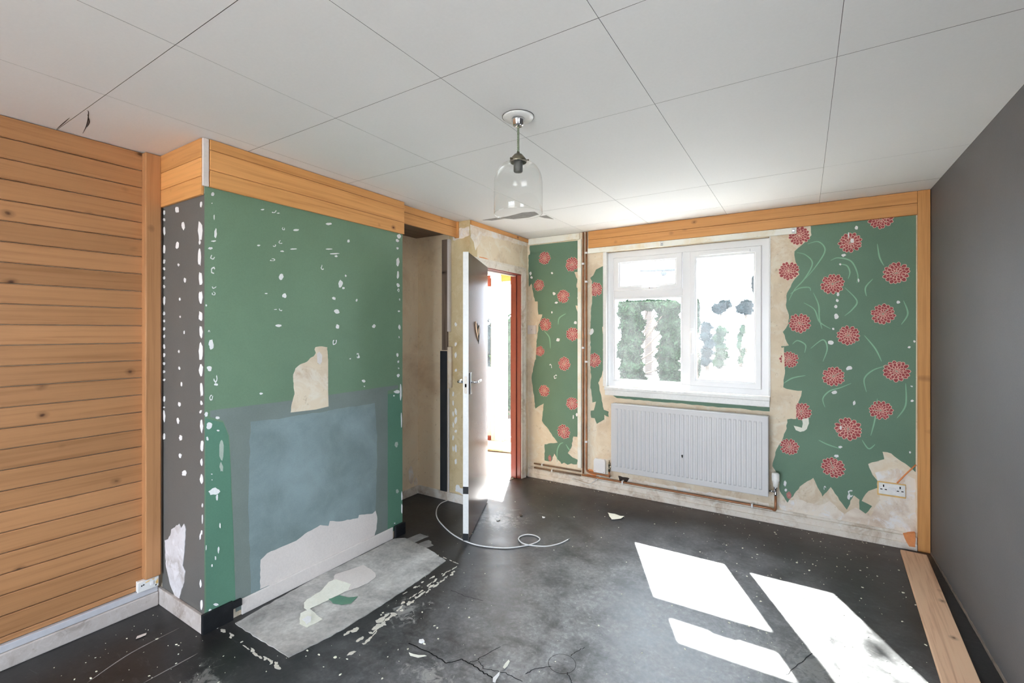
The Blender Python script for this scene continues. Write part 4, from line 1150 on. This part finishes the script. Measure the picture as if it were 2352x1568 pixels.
scrap('wallpaper_scrap', [(755,1380),(780,1370),(800,1374),(822,1373),(806,1389),(785,1391),(765,1388)], teal_strip, 'small curved green wallpaper scrap on the hearth slab', base=0.0042, seed=73, curl=0.008)
scrap('wallpaper_scrap', [(690,1412),(712,1402),(724,1410),(741,1425),(705,1444),(688,1435)], paper_back, 'folded cream paper scrap at the near end of the long strip', base=0.0042, seed=74)
scrap('plaster_flake', [(694,1428),(706,1420),(716,1421),(714,1432),(704,1440),(700,1432)], chip_white, 'bright white plaster flake on the folded cream scrap', 'flake', base=0.0105, seed=75, curl=0.003, th=0.002)
scrap('wallpaper_scrap', [(1396,1180),(1412,1181),(1425,1186),(1434,1188),(1426,1193),(1405,1194)], paper_back, 'single cream wallpaper scrap on the black floor before the radiator', base=0.001, seed=76, curl=0.012)
scrap('plaster_flake', [(1140,1192),(1148,1191),(1149,1195),(1142,1197)], chip_white, 'small white plaster flake on the floor near the open door', 'flake', base=0.001, seed=77, th=0.004)
scrap('plaster_flake', [(1245,1188),(1252,1189),(1250,1191),(1246,1190)], chip_white, 'tiny white plaster flake between the cable loop and the radiator', 'flake', base=0.001, seed=78, th=0.004)
scrap('pebble', [(963,1472),(972,1471),(975,1475),(968,1478),(962,1476)], chip_white, 'smooth oval pale pebble of plaster on the black floor', 'pebble', base=0.001, seed=79, amp=0.001, curl=0.0, th=0.008)
scrap('wallpaper_scrap', [(939,1501),(950,1503),(975,1506),(980,1509),(960,1511),(942,1507)], paper_back, 'narrow cream peeling scrap beside the floor crack', base=0.001, seed=80)
scrap('dry_leaf', [(1155,1535),(1160,1525),(1168,1518),(1171,1521),(1166,1531),(1159,1539)], paper_back, 'curled dry leaf on the cracked floor', 'leaf', base=0.001, seed=81, curl=0.015)
scrap('paper_shred', [(1132,1558),(1140,1551),(1148,1544),(1147,1552),(1140,1562),(1138,1570),(1132,1568)], chip_white, 'torn white paper shred beside the dry leaf', 'scrap', base=0.001, seed=82, curl=0.012)
scrap('wallpaper_scrap', [(315,1463),(330,1457),(337,1455),(335,1460),(322,1465),(312,1469)], patch_pale, 'thin curled paper peel on the dark floor by the panelling', base=0.001, seed=83, curl=0.01)
scrap('brown_crumb', [(1193,1183),(1198,1182),(1200,1185),(1195,1186)], bark_mat, 'dark brown crumb on the floor near the open door', 'crumb', base=0.0008, seed=84, amp=0.001, curl=0, th=0.006)

# loose plank -----------------------------------------------------------------
A0, A1 = Vector((0.541, 3.963, 0)), Vector((0.479, 2.531, 0))
ex = (A1-A0).normalized(); ey = Vector((-ex.y, ex.x, 0))
pm = plank_mesh('floor_plank', 2.3, 0.132, 0.020, raw_pine, 0.003)
pk = place('floor_plank', pm, None, (A0.x, A0.y, 0.0015), ex, ey, (0, 0, 1))
tag(pk, 'loose raw pine plank lying on the floor along the charcoal wall', 'plank')

# white flex --------------------------------------------------------------------
cpx = [(1030,1148),(1012,1156),(1003,1170),(1004,1188),(1018,1207),(1042,1228),(1075,1245),(1110,1254),(1160,1258),(1200,1254),(1228,1247),(1240,1238),(1230,1230),(1212,1227),(1196,1231),(1191,1238),(1200,1247),(1220,1252),(1255,1254),(1285,1248),(1304,1239)]
cp = []
for i, (u, v) in enumerate(cpx):
    zc = 0.005 + (0.009 if 16 <= i <= 18 else 0.0)
    x, y, _ = hit(u, v, 2, zc)
    cp.append((x, y, zc))
fx = empty('loose_cable', (cp[0][0], cp[0][1], 0))
tag(fx, 'white flex cable looped across the floor under the open door', 'cable')
tube('flex', catmull(cp, 8), 0.0042, cable_white, fx, 8)
e = Vector(cp[-1]); d_ = (Vector(cp[-1])-Vector(cp[-2])).normalized()
tube('ferrule', [e+d_*0.0005, e+d_*0.018], 0.0050, chrome, fx, 8)

# radiator -------------------------------------------------------------------------
RXa, RXb, RZa, RZb, RYf = -1.446, -0.2225, 0.226, 0.825, 3.945
ra = empty('radiator', ((RXa+RXb)/2, RYf+0.03, RZa))
tag(ra, 'white fluted panel radiator under the window', 'radiator')
bm = bmesh.new()
bm_box(bm, RXa, RXb, RYf, RYf+0.012, RZa, RZb, 0.005)
nfl = 33
pw_ = (RXb-RXa-0.07)/nfl
for k in range(nfl):
    xc = RXa+0.035+pw_*(k+0.5); a, b = pw_*0.30, pw_*0.18
    z0, z1, y1 = RZa+0.055, RZb-0.050, RYf-0.0050
    v = [bm.verts.new(p) for p in ((xc-a, RYf+0.001, z0-0.012), (xc+a, RYf+0.001, z0-0.012), (xc+a, RYf+0.001, z1+0.012), (xc-a, RYf+0.001, z1+0.012), (xc-b, y1, z0), (xc+b, y1, z0), (xc+b, y1, z1), (xc-b, y1, z1))]
    for q in ((4, 5, 6, 7), (0, 1, 5, 4), (1, 2, 6, 5), (2, 3, 7, 6), (3, 0, 4, 7)):
        bm.faces.new([v[i] for i in q])
obj('front_panel', bm, rad_white, ra)
for xa in (RXa, RXb-0.006):
    box('side_cover', xa, xa+0.006, RYf+0.012, RYf+0.095, RZa+0.015, RZb-0.004, rad_white, ra, 0.001)
boxes('top_grille', [(RXa+0.007, RXb-0.007, RYf+0.0125, RYf+0.026, RZb-0.010, RZb-0.004), (RXa+0.007, RXb-0.007, RYf+0.036, RYf+0.050, RZb-0.010, RZb-0.004), (RXa+0.007, RXb-0.007, RYf+0.060, RYf+0.094, RZb-0.010, RZb-0.004)], rad_white, ra, 0.001)
box('back_panel', RXa+0.007, RXb-0.007, RYf+0.075, RYf+0.085, RZa+0.01, RZb-0.012, rad_white, ra, 0.002)
for xa in (RXa+0.15, RXb-0.18):
    box('wall_bracket', xa, xa+0.03, RYf+0.086, YW-0.002, RZa+0.08, RZb-0.08, chrome, ra, 0.001)
spk = bmesh.new()
vv = [spk.verts.new((x, RYf-0.0085, z)) for x, z in ((-0.845, 0.455), (-0.832, 0.458), (-0.834, 0.436), (-0.838, 0.430), (-0.842, 0.438))]
spk.faces.new(vv)
obj('chip_mark', spk, hole_black, ra)

# valve at each end of the radiator
tv = empty('radiator_valve', (-0.175, RYf+0.04, 0.118))
tag(tv, 'white thermostatic valve on a copper tail right of the radiator', 'valve')
TX, TY = -0.178, RYf+0.045
lathe('thermostat_head', [(0.010, 0.295), (0.016, 0.300), (0.018, 0.318), (0.021, 0.330), (0.023, 0.345), (0.023, 0.398), (0.020, 0.404), (0.0, 0.404)], (TX, TY, 0), socket_white, tv, 20)
bm = bmesh.new()
for k in range(12):
    a = 2*math.pi*k/12
    bm_box(bm, 0.0225, 0.0252, -0.0028, 0.0028, 0.345, 0.396, 0.0, Matrix.Translation((TX, TY, 0)) @ Matrix.Rotation(a, 4, 'Z'))
obj('grip_ribs', bm, socket_white, tv)
lathe('valve_body', [(0.0, 0.232), (0.010, 0.232), (0.011, 0.245), (0.008, 0.250), (0.009, 0.285), (0.012, 0.287), (0.012, 0.296), (0.0, 0.296)], (TX, TY, 0), chrome, tv, 16)
tube('union', [(TX-0.008, TY, 0.262), (RXb+0.002, TY, 0.262)], 0.0085, chrome, tv, 12)
lv = empty('lockshield_valve', (-1.475, RYf+0.045, 0.16))
tag(lv, 'small brass and chrome lockshield valve left of the radiator', 'valve')
LX, LY = -1.478, RYf+0.045
lathe('valve_body', [(0.0, 0.205), (0.010, 0.205), (0.010, 0.235), (0.008, 0.24), (0.009, 0.262), (0.011, 0.265), (0.009, 0.285), (0.004, 0.288), (0.004, 0.305), (0.0, 0.305)], (LX, LY, 0), bronze, lv, 14)
tube('union', [(LX+0.008, LY, 0.248), (RXa-0.002, LY, 0.248)], 0.0085, chrome, lv, 12)

# copper pipes -------------------------------------------------------------------------
def pipe(label, pts, mat, clips=(), r=0.0085, group=None):
    root = empty('copper_pipe', pts[0])
    tag(root, label, 'pipe', group)
    # rounded corners
    P = [Vector(p) for p in pts]; Q = [P[0]]
    for i in range(1, len(P)-1):
        a = (P[i-1]-P[i]).normalized(); b = (P[i+1]-P[i]).normalized()
        k = min(0.03, (P[i-1]-P[i]).length*0.45, (P[i+1]-P[i]).length*0.45)
        p0, p2 = P[i]+a*k, P[i]+b*k
        for t in (0, 0.25, 0.5, 0.75, 1.0):
            Q.append(p0*(1-t)**2 + P[i]*2*t*(1-t) + p2*t*t)
    Q.append(P[-1])
    tube('pipe_run', Q, r, mat, root, 10)
    for c in clips:
        box('pipe_clip', *c, pvc, root, 0.002)
    return root
V1, V2 = -1.758, -1.726
pipe('copper pipe running down beside the cream batten', [(V1, YW-0.016, H-0.004), (V1, YW-0.016, 0.125)], copper, [(V1-0.012, V1+0.012, YW-0.029, YW-0.001, z, z+0.018) for z in (1.30, 2.09)])
pipe('copper pipe running down nearer the window then along to the lockshield valve', [(V2, YW-0.016, H-0.004), (V2, YW-0.016, 0.150), (LX-0.01, YW-0.040, 0.148), (LX, LY, 0.155), (LX, LY, 0.204)], copper, [(V2-0.012, V2+0.012, YW-0.029, YW-0.001, z, z+0.018) for z in (0.42, 1.17, 1.92, 2.19)])
pipe('dull copper pipe clipped along the skirting to the thermostatic valve', [(V1+0.002, YW-0.045, 0.118), (-1.40, YW-0.045, 0.118), (TX-0.03, YW-0.045, 0.118), (TX, TY, 0.118), (TX, TY, 0.231)], copper, [(x, x+0.014, YW-0.056, YW-0.020, 0.100, 0.132) for x in (-1.375, -0.345)])
pipe('short upper stub of dull pipe beside the door architrave', [(-2.285, YW-0.022, 0.142), (V1-0.02, YW-0.022, 0.142)], dull_pipe, [(-2.20, -2.186, YW-0.033, YW-0.001, 0.132, 0.152)], 0.0075)
pipe('short lower stub of dull pipe above the skirting beside the door', [(-2.272, YW-0.042, 0.108), (V1-0.012, YW-0.042, 0.112)], dull_pipe, [(-2.08, -2.066, YW-0.053, YW-0.021, 0.096, 0.120)], 0.0075)

# junction box with its cable
jb = empty('junction_box', (-1.592, YW, 0.16))
tag(jb, 'white rounded telephone junction box beside the radiator', 'junction box')
jo = []
for cx_, cz_, a0 in ((-1.558, 0.262, 0), (-1.626, 0.262, 90)):
    for k in range(7):
        a = math.radians(a0 + 15*k); jo.append((cx_ + 0.022*math.cos(a), cz_ + 0.028*math.sin(a)))
jo += [(-1.648, 0.160), (-1.536, 0.160)]
sheet('cover', 'W', jo, 0.001, 0.030, pvc, jb)
for x in (-1.636, -1.552):
    tube('screw', [(x, YW-0.0302, 0.172), (x, YW-0.0315, 0.172)], 0.003, chrome, jb, 8)
tube('lead', catmull([(-1.560, YW-0.012, 0.158), (-1.575, YW-0.030, 0.135), (-1.620, YW-0.060, 0.095), (-1.68, YW-0.062, 0.052), (-1.80, YW-0.05, 0.058), (-1.86, YW-0.045, 0.062)], 8), 0.0035, cable_white, jb, 8)
# a spare plate on the wall by the door architrave
sp_ = empty('wall_plate', (-2.30, YW, 1.35))
tag(sp_, 'square white blanking plate on the wall beside the door architrave', 'plate')
a_, b_ = px('W', 1213, 747), px('W', 1232, 767)
box('cover', a_[0], b_[0], YW-0.012, YW-0.001, b_[1], a_[1], patch_pale, sp_, 0.003)
tube('screw', [((a_[0]+b_[0])/2, YW-0.0122, (a_[1]+b_[1])/2), ((a_[0]+b_[0])/2, YW-0.0135, (a_[1]+b_[1])/2)], 0.004, chrome, sp_, 8)

# sockets ----------------------------------------------------------------------------
so = empty('double_socket', (0.508, YW, 0.38))
tag(so, 'white double power socket on torn wallpaper by the corner post', 'socket')
box('back_box', 0.432, 0.584, YW-0.012, YW-0.001, 0.333, 0.428, ply_edge, so, 0.002)
fp = box('face_plate', 0.438, 0.580, YW-0.022, YW-0.0122, 0.346, 0.423, socket_white, so, 0.003)
for x in (0.498, 0.520):
    box('switch', x-0.007, x+0.007, YW-0.027, YW-0.0222, 0.378, 0.398, pvc, fp, 0.002)
for xc in (0.464, 0.552):
    for dx, dz, ww_, hh_ in ((0, 0.018, 0.0035, 0.008), (-0.012, -0.006, 0.006, 0.003), (0.012, -0.006, 0.006, 0.003)):
        box('pin_slot', xc+dx-ww_, xc+dx+ww_, YW-0.0226, YW-0.0219, 0.386+dz-hh_, 0.386+dz+hh_, hole_black, fp)
tube('cable_tail', [(0.538, YW-0.006, 0.43), (0.585, YW-0.006, 0.50), (0.636, YW-0.006, 0.57)], 0.0045, brick_orange, so, 8)

sk = empty('wall_socket', (XL, 1.04, 0.10))
tag(sk, 'paint splashed white socket at the foot of the pine post', 'socket')
sb = box('back_box', XL+0.001, XL+0.022, 0.998, 1.092, 0.109, 0.163, socket_white, sk, 0.003)
sf_ = box('face_plate', XL+0.0225, XL+0.030, 0.996, 1.090, 0.108, 0.160, white_gloss, sk, 0.003)
box('switch', XL+0.0305, XL+0.034, 1.050, 1.066, 0.126, 0.146, pvc, sf_, 0.002)
for dy, dz in ((1.014, 0.140), (1.022, 0.142), (1.076, 0.118)):
    box('pin_slot', XL+0.0302, XL+0.0308, dy-0.003, dy+0.003, dz-0.003, dz+0.003, hole_black, sf_)
bm = bmesh.new()
for q in ([(1.028, 0.152), (1.05, 0.158), (1.046, 0.150), (1.032, 0.148)], [(1.074, 0.135), (1.086, 0.15), (1.087, 0.125), (1.078, 0.122)], [(1.056, 0.157), (1.072, 0.158), (1.066, 0.150)]):
    bm.faces.new([bm.verts.new((XL+0.0304, y, z)) for y, z in q])
obj('paint_splash', bm, ply_edge, sf_)

# pendant lamp -----------------------------------------------------------------------------
lx, ly = -1.058, 1.733
pl_ = empty('pendant_lamp', (lx, ly, H))
tag(pl_, 'pendant lamp with a clear glass bell shade on a twisted cord', 'pendant lamp')
lathe('ceiling_plate', [(0.0, -0.0005), (0.066, -0.0005), (0.068, -0.003), (0.064, -0.008), (0.030, -0.0095), (0.0, -0.0095)], (lx, ly, H), white_gloss, pl_, 48)
lathe('plate_rim', [(0.0655, -0.0004), (0.070, -0.0004), (0.070, -0.0030), (0.0688, -0.0030)], (lx, ly, H), dark_plastic, pl_, 48)
lathe('rose_cup', [(0.0, -0.010), (0.028, -0.010), (0.029, -0.018), (0.024, -0.024), (0.023, -0.038), (0.018, -0.042), (0.0, -0.042)], (lx, ly, H), chrome, pl_, 32)
bm = bmesh.new()
for ph in (0.0, math.pi):
    pts = []
    for k in range(61):
        t = k/60; a = ph + t*14*math.pi
        pts.append((lx+0.0026*math.cos(a), ly+0.0026*math.sin(a), H-0.042 - t*(0.158-0.042)))
    bm_tube(bm, pts, 0.0030, 6)
obj('twisted_cord', bm, cord_green, pl_)
ZT = H-0.158
gal = lathe('shade_gallery', [(0.0, 0.004), (0.006, 0.004), (0.007, 0.0), (0.007, -0.006), (0.018, -0.008), (0.022, -0.014), (0.024, -0.015), (0.030, -0.022), (0.031, -0.024), (0.036, -0.030), (0.037, -0.042), (0.035, -0.043), (0.035, -0.030), (0.0, -0.028)], (lx, ly, ZT), bronze, pl_, 36)
for a in (0.3, 2.4, 4.5):
    tube('thumb_screw', [(lx+0.037*math.cos(a), ly+0.037*math.sin(a), ZT-0.036), (lx+0.048*math.cos(a), ly+0.048*math.sin(a), ZT-0.036)], 0.004, bronze, gal, 8)
lathe('lampholder', [(0.0, -0.030), (0.018, -0.030), (0.020, -0.046), (0.020, -0.080), (0.018, -0.084), (0.0, -0.084)], (lx, ly, ZT), dark_plastic, pl_, 24)
prof = [(0.033, -0.034), (0.034, -0.042), (0.044, -0.046)]
for k in range(1, 13):
    a = math.radians(90 - 7.5*k)
    prof.append((0.044 + 0.062*math.cos(a), -0.046 - 0.090*(1-math.sin(a))))
prof += [(0.1065, -0.18), (0.1065, -0.262), (0.1050, -0.266)]
lathe('glass_shade', prof, (lx, ly, ZT), shade_glass, pl_, 64)
bm = bmesh.new()
bm_tube(bm, [(lx+0.1055*math.cos(2*math.pi*k/64), ly+0.1055*math.sin(2*math.pi*k/64), ZT-0.266) for k in range(64)], 0.0014, 6, closed=True)
obj('shade_rim', bm, shade_glass, pl_)

# torn ceiling paper flaps seen beyond the lamp
bm = bmesh.new()
for q in ([(1140,501),(1165,497),(1200,488),(1228,486),(1238,492),(1215,499),(1180,503)], [(1238,497),(1255,494),(1272,503),(1250,500)], [(1108,505),(1140,500),(1158,502),(1130,506)]):
    add_sheet(bm, 'K', pxl('K', q), 0, 0.0015)
tag(obj('torn_ceiling_paper', bm, dust_mat, ce, recalc=False), kind='stuff')
# hairline damage on the ceiling near the panelling
bm = bmesh.new()
for seg in ([(198,253),(203,256),(202,275),(198,290),(190,306)], [(201,262),(205,280),(199,292)], [(160,270),(145,283),(130,296)]):
    ribbon(bm, 'K', pxl('K', seg), 0.0018, 0.0006)
tag(obj('ceiling_cracks', bm, brick_mat, ce), kind='stuff')

# board lying in the hall
hb_ = empty('fallen_board', (-3.2, 4.85, 0.004))
tag(hb_, 'pale flat board lying tilted on the hall floor', 'board')
bm = bmesh.new()
bm_box(bm, -0.26, 0.26, -0.16, 0.16, 0, 0.02, 0.002, Matrix.Translation((-3.22, 4.80, 0.025)) @ Matrix.Rotation(math.radians(12), 4, 'Z') @ Matrix.Rotation(math.radians(4), 4, 'X'))
obj('panel', bm, raw_pine, hb_)
bm = bmesh.new()
bm_box(bm, -0.10, 0.10, -0.02, 0.02, 0, 0.016, 0.002, Matrix.Translation((-3.22, 4.90, 0.005)))
obj('batten', bm, raw_pine, hb_)

# ================================================================== OUTSIDE
gr = box('ground', -40, 30, YW+0.14, 60, -0.30, -0.12, ground_mat)
struct(gr, 'sunlit pale garden paving outside the windows', 'ground')
gr3 = box('ground_side', XR+0.14, 30, YB-0.2, YW+0.14, -0.30, -0.12, ground_mat)
struct(gr3, 'plain paving beside the house', 'ground')
gr2 = box('ground_rear', -40, 30, -40, YB-0.2, -0.30, -0.12, ground_pale)
struct(gr2, 'unseen ground behind the house, made pale to bounce light', 'ground')

def leaves(name, pts, size, mat, parent, seed):
    """thousands of small leaf quads round the given points"""
    rnd = np.random.RandomState(seed)
    P = np.array(pts); n = len(P)
    a = rnd.normal(size=(n, 3)); a /= np.linalg.norm(a, axis=1)[:, None]
    b = rnd.normal(size=(n, 3)); b -= a*(a*b).sum(1)[:, None]; b /= np.linalg.norm(b, axis=1)[:, None]
    s = size*rnd.uniform(0.6, 1.3, size=(n, 1))
    V = np.stack([P-a*s, P-b*s*0.45, P+a*s, P+b*s*0.45], 1).reshape(-1, 3)
    me = bpy.data.meshes.new(name)
    me.from_pydata(V.tolist(), [], [(4*i, 4*i+1, 4*i+2, 4*i+3) for i in range(n)])
    me.materials.append(mat)
    o = bpy.data.objects.new(name, me); link(o, parent)
    if parent is not None:
        o.matrix_parent_inverse = parent_matrix(parent).inverted()
    return tag(o, kind='stuff')

def at(u, v, depth):
    a = (u-1176.0)/F; b = (HOR-v)/F
    return Vector((depth*(FWD[0]+RIGHT[0]*a), depth*(FWD[1]+RIGHT[1]*a), HC+depth*b))

def blob(rnd, n, c, r, shell=0.55):
    out = []
    while len(out) < n:
        q = rnd.normal(size=3); q /= np.linalg.norm(q)
        k = shell + (1-shell)*rnd.uniform()**0.5
        k *= 0.85 + 0.2*math.sin(5*q[0]+c[0])*math.sin(6*q[2]+c[1])
        p = (c[0]+r[0]*q[0]*k, c[1]+r[1]*q[1]*k, c[2]+r[2]*q[2]*k)
        if p[2] > -0.12: out.append(p)
    return out

def shrub(name, label, cat, base, blobs, size, mat, n, seed, trunk=0.08, group=None, core=True):
    root = empty(name, base)
    tag(root, label, cat, group)
    rnd = np.random.RandomState(seed)
    tot = sum(b[1][0]*b[1][2] for b in blobs)
    pts = []
    for c, r in blobs:
        pts += blob(rnd, int(n*r[0]*r[2]/tot), c, r)
    leaves('foliage', pts, size, mat, root, seed)
    if core:
        bm = bmesh.new()
        for c, r in blobs:
            bmesh.ops.create_icosphere(bm, subdivisions=2, radius=1.0, matrix=Matrix.Translation(c) @ Matrix.Diagonal((r[0]*0.74, r[1]*0.74, r[2]*0.8, 1)))
        tag(obj('inner_growth', bm, mat, root), kind='stuff')
    top = max(c[2] for c, r in blobs)
    bm = bmesh.new()
    bm_tube(bm, [(base[0], base[1], base[2]), (base[0]+0.03, base[1], (base[2]+top)/2), (base[0], base[1]+0.04, top)], [trunk, trunk*0.7, trunk*0.3], 8)
    for c, r in blobs:
        bm_tube(bm, [(base[0], base[1], base[2]+0.4*(c[2]-base[2])), c], [trunk*0.4, trunk*0.15], 6)
    obj('stem', bm, bark_mat, root)
    return root
def hedge_at(u0, u1, v0, v1, dep, name, label, seed, n, mat=leaf_mat, cat='hedge', size=0.055):
    """upright clipped column filling the given span at the given distance"""
    c0 = at((u0+u1)/2, v1, dep); c1 = at((u0+u1)/2, v0, dep)
    hw = (u1-u0)/2*dep/F; hh = (c1.z-c0.z)
    bl = []
    for k in range(5):
        z = max(-0.1, c0.z) + hh*(0.1+0.2*k)
        bl.append(((c0.x+0.08*math.sin(seed+k*2), c0.y, z), (hw*(1.0+0.08*math.sin(k*3+seed)), hw*0.9, hh*0.16)))
    return shrub(name, label, cat, (c0.x, c0.y, -0.12), bl, size, mat, n, seed)
hb1 = []
for u0, u1, v1, dep, sd_ in ((1416, 1483, 872, 13.5, 1), (1505, 1574, 886, 13.3, 2)):
    c0 = at((u0+u1)/2, v1, dep); hw = (u1-u0)/2*dep/F
    for k in range(6):
        hb1.append(((c0.x+0.05*math.sin(sd_+k*2), c0.y, 0.08+0.40*k), (hw*(1.0+0.08*math.sin(k*3+sd_)), hw*0.9, 0.34)))
c = at(1494, 700, 13.5)
for d in (-2, -1, 0, 1, 2):
    hb1.append(((c.x+d*0.28, c.y, c.z-0.02*abs(d)), (0.34, 0.45, 0.17)))
shrub('hedge', 'tall clipped green hedge grown into a garden arch', 'hedge', (at(1450, 800, 13.5).x, at(1450, 800, 13.5).y, -0.12), hb1, 0.055, leaf_mat, 26000, 101)
# brick gate pier seen through the arch
bp0 = at(1491, 835, 17.0); bp1 = at(1491, 712, 17.0)
gp = empty('brick_pier', (bp0.x, bp0.y, -0.12)); tag(gp, 'weathered brick pier seen through the hedge arch', 'pier')
me_br = None
hwp = 8*17.0/F
zz_ = -0.12; row = 0
bmb = bmesh.new(); bm_box(bmb, 0, 2*hwp, 0, 2*hwp, 0, 0.062, 0.004); me_br = to_mesh('brick', bmb, brick_mat)
while zz_ < bp1.z:
    o = bpy.data.objects.new('brick', me_br); link(o, gp)
    o.matrix_parent_inverse = parent_matrix(gp).inverted()
    o.location = (bp0.x-hwp+0.002*math.sin(row*1.7), bp0.y-hwp+0.002*math.cos(row*2.3), zz_)
    zz_ += 0.074; row += 1
box('mortar_core', bp0.x-hwp+0.012, bp0.x+hwp-0.012, bp0.y-hwp+0.012, bp0.y+hwp-0.012, -0.12, zz_-0.02, roof_mat, gp)
# things farther off in the right hand light
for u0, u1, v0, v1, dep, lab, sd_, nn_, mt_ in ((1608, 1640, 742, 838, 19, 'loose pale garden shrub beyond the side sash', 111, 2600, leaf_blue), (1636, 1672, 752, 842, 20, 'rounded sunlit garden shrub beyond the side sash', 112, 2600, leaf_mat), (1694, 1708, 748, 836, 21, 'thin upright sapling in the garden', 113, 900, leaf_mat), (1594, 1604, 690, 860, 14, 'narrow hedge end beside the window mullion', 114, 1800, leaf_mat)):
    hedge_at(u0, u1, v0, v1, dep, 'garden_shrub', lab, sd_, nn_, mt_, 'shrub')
for u, v, ru, rv, dep, lab, sd_ in ((1655, 706, 26, 18, 34, 'distant bluish tree crown over the garden', 121), (1712, 706, 22, 20, 36, 'distant rounded tree standing right of the bluish crown', 122), (1731, 655, 4, 24, 44, 'distant slim conifer top', 123)):
    c = at(u, v, dep); k = dep/F
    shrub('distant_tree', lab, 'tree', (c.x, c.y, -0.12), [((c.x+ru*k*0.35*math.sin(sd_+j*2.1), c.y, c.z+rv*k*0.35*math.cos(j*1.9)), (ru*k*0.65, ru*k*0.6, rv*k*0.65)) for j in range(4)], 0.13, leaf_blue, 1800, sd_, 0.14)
# foliage by the porch
c = at(1166, 800, 8.5)
shrub('porch_shrub', 'leafy green shrub outside the porch side light', 'shrub', (c.x, c.y, -0.12), [((c.x, c.y, 0.6), (0.4, 0.4, 0.7)), ((c.x+0.05, c.y, 1.3), (0.35, 0.35, 0.5))], 0.05, leaf_mat, 2600, 131)
c = at(1122, 800, 9.5)
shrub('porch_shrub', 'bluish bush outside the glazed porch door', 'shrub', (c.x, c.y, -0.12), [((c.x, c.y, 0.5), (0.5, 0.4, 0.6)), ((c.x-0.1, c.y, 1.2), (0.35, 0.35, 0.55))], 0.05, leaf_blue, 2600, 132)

# young tree whose overhanging branch dapples the sun on the floor (its trunk stands behind the wall)
shrub('garden_tree', 'young leafy tree leaning over the outside of the window', 'tree', (0.55, 8.2, -0.12), [((-2.10, 7.45, 5.62), (0.42, 0.48, 0.32)), ((-1.55, 7.6, 5.75), (0.42, 0.5, 0.36)), ((-0.9, 7.9, 6.2), (0.7, 0.7, 0.5)), ((0.0, 8.1, 6.5), (0.9, 0.8, 0.7))], 0.036, leaf_mat, 5200, 141, 0.09, core=False)

# street lamp over the garden: pole, outreach arm and lantern
q0 = at(1583, 618, 22.0); q1 = at(1470, 622, 22.0)
stl = empty('street_lamp', (q0.x, q0.y, -0.12))
tag(stl, 'grey street lamp with a long level arm beyond the top light', 'street lamp')
lamp_grey = paint('lamp_grey', (0.045, 0.05, 0.055, 1), 0.6, 0.05, 4.0, 0.0, 30, 0.1)
tube('pole', [(q0.x, q0.y, -0.12), (q0.x, q0.y, q0.z)], 0.07, lamp_grey, stl, 10)
tube('arm', [(q0.x, q0.y, q0.z), tuple(q0.lerp(q1, 0.6)), tuple(q1)], [0.07, 0.06, 0.04], lamp_grey, stl, 8)
m0 = q0.lerp(q1, 0.52)
bm = bmesh.new(); bm_lathe(bm, [(0.0, -0.02), (0.05, -0.03), (0.16, -0.14), (0.10, -0.26), (0.0, -0.30)], tuple(m0), 14)
obj('lantern', bm, lamp_grey, stl)
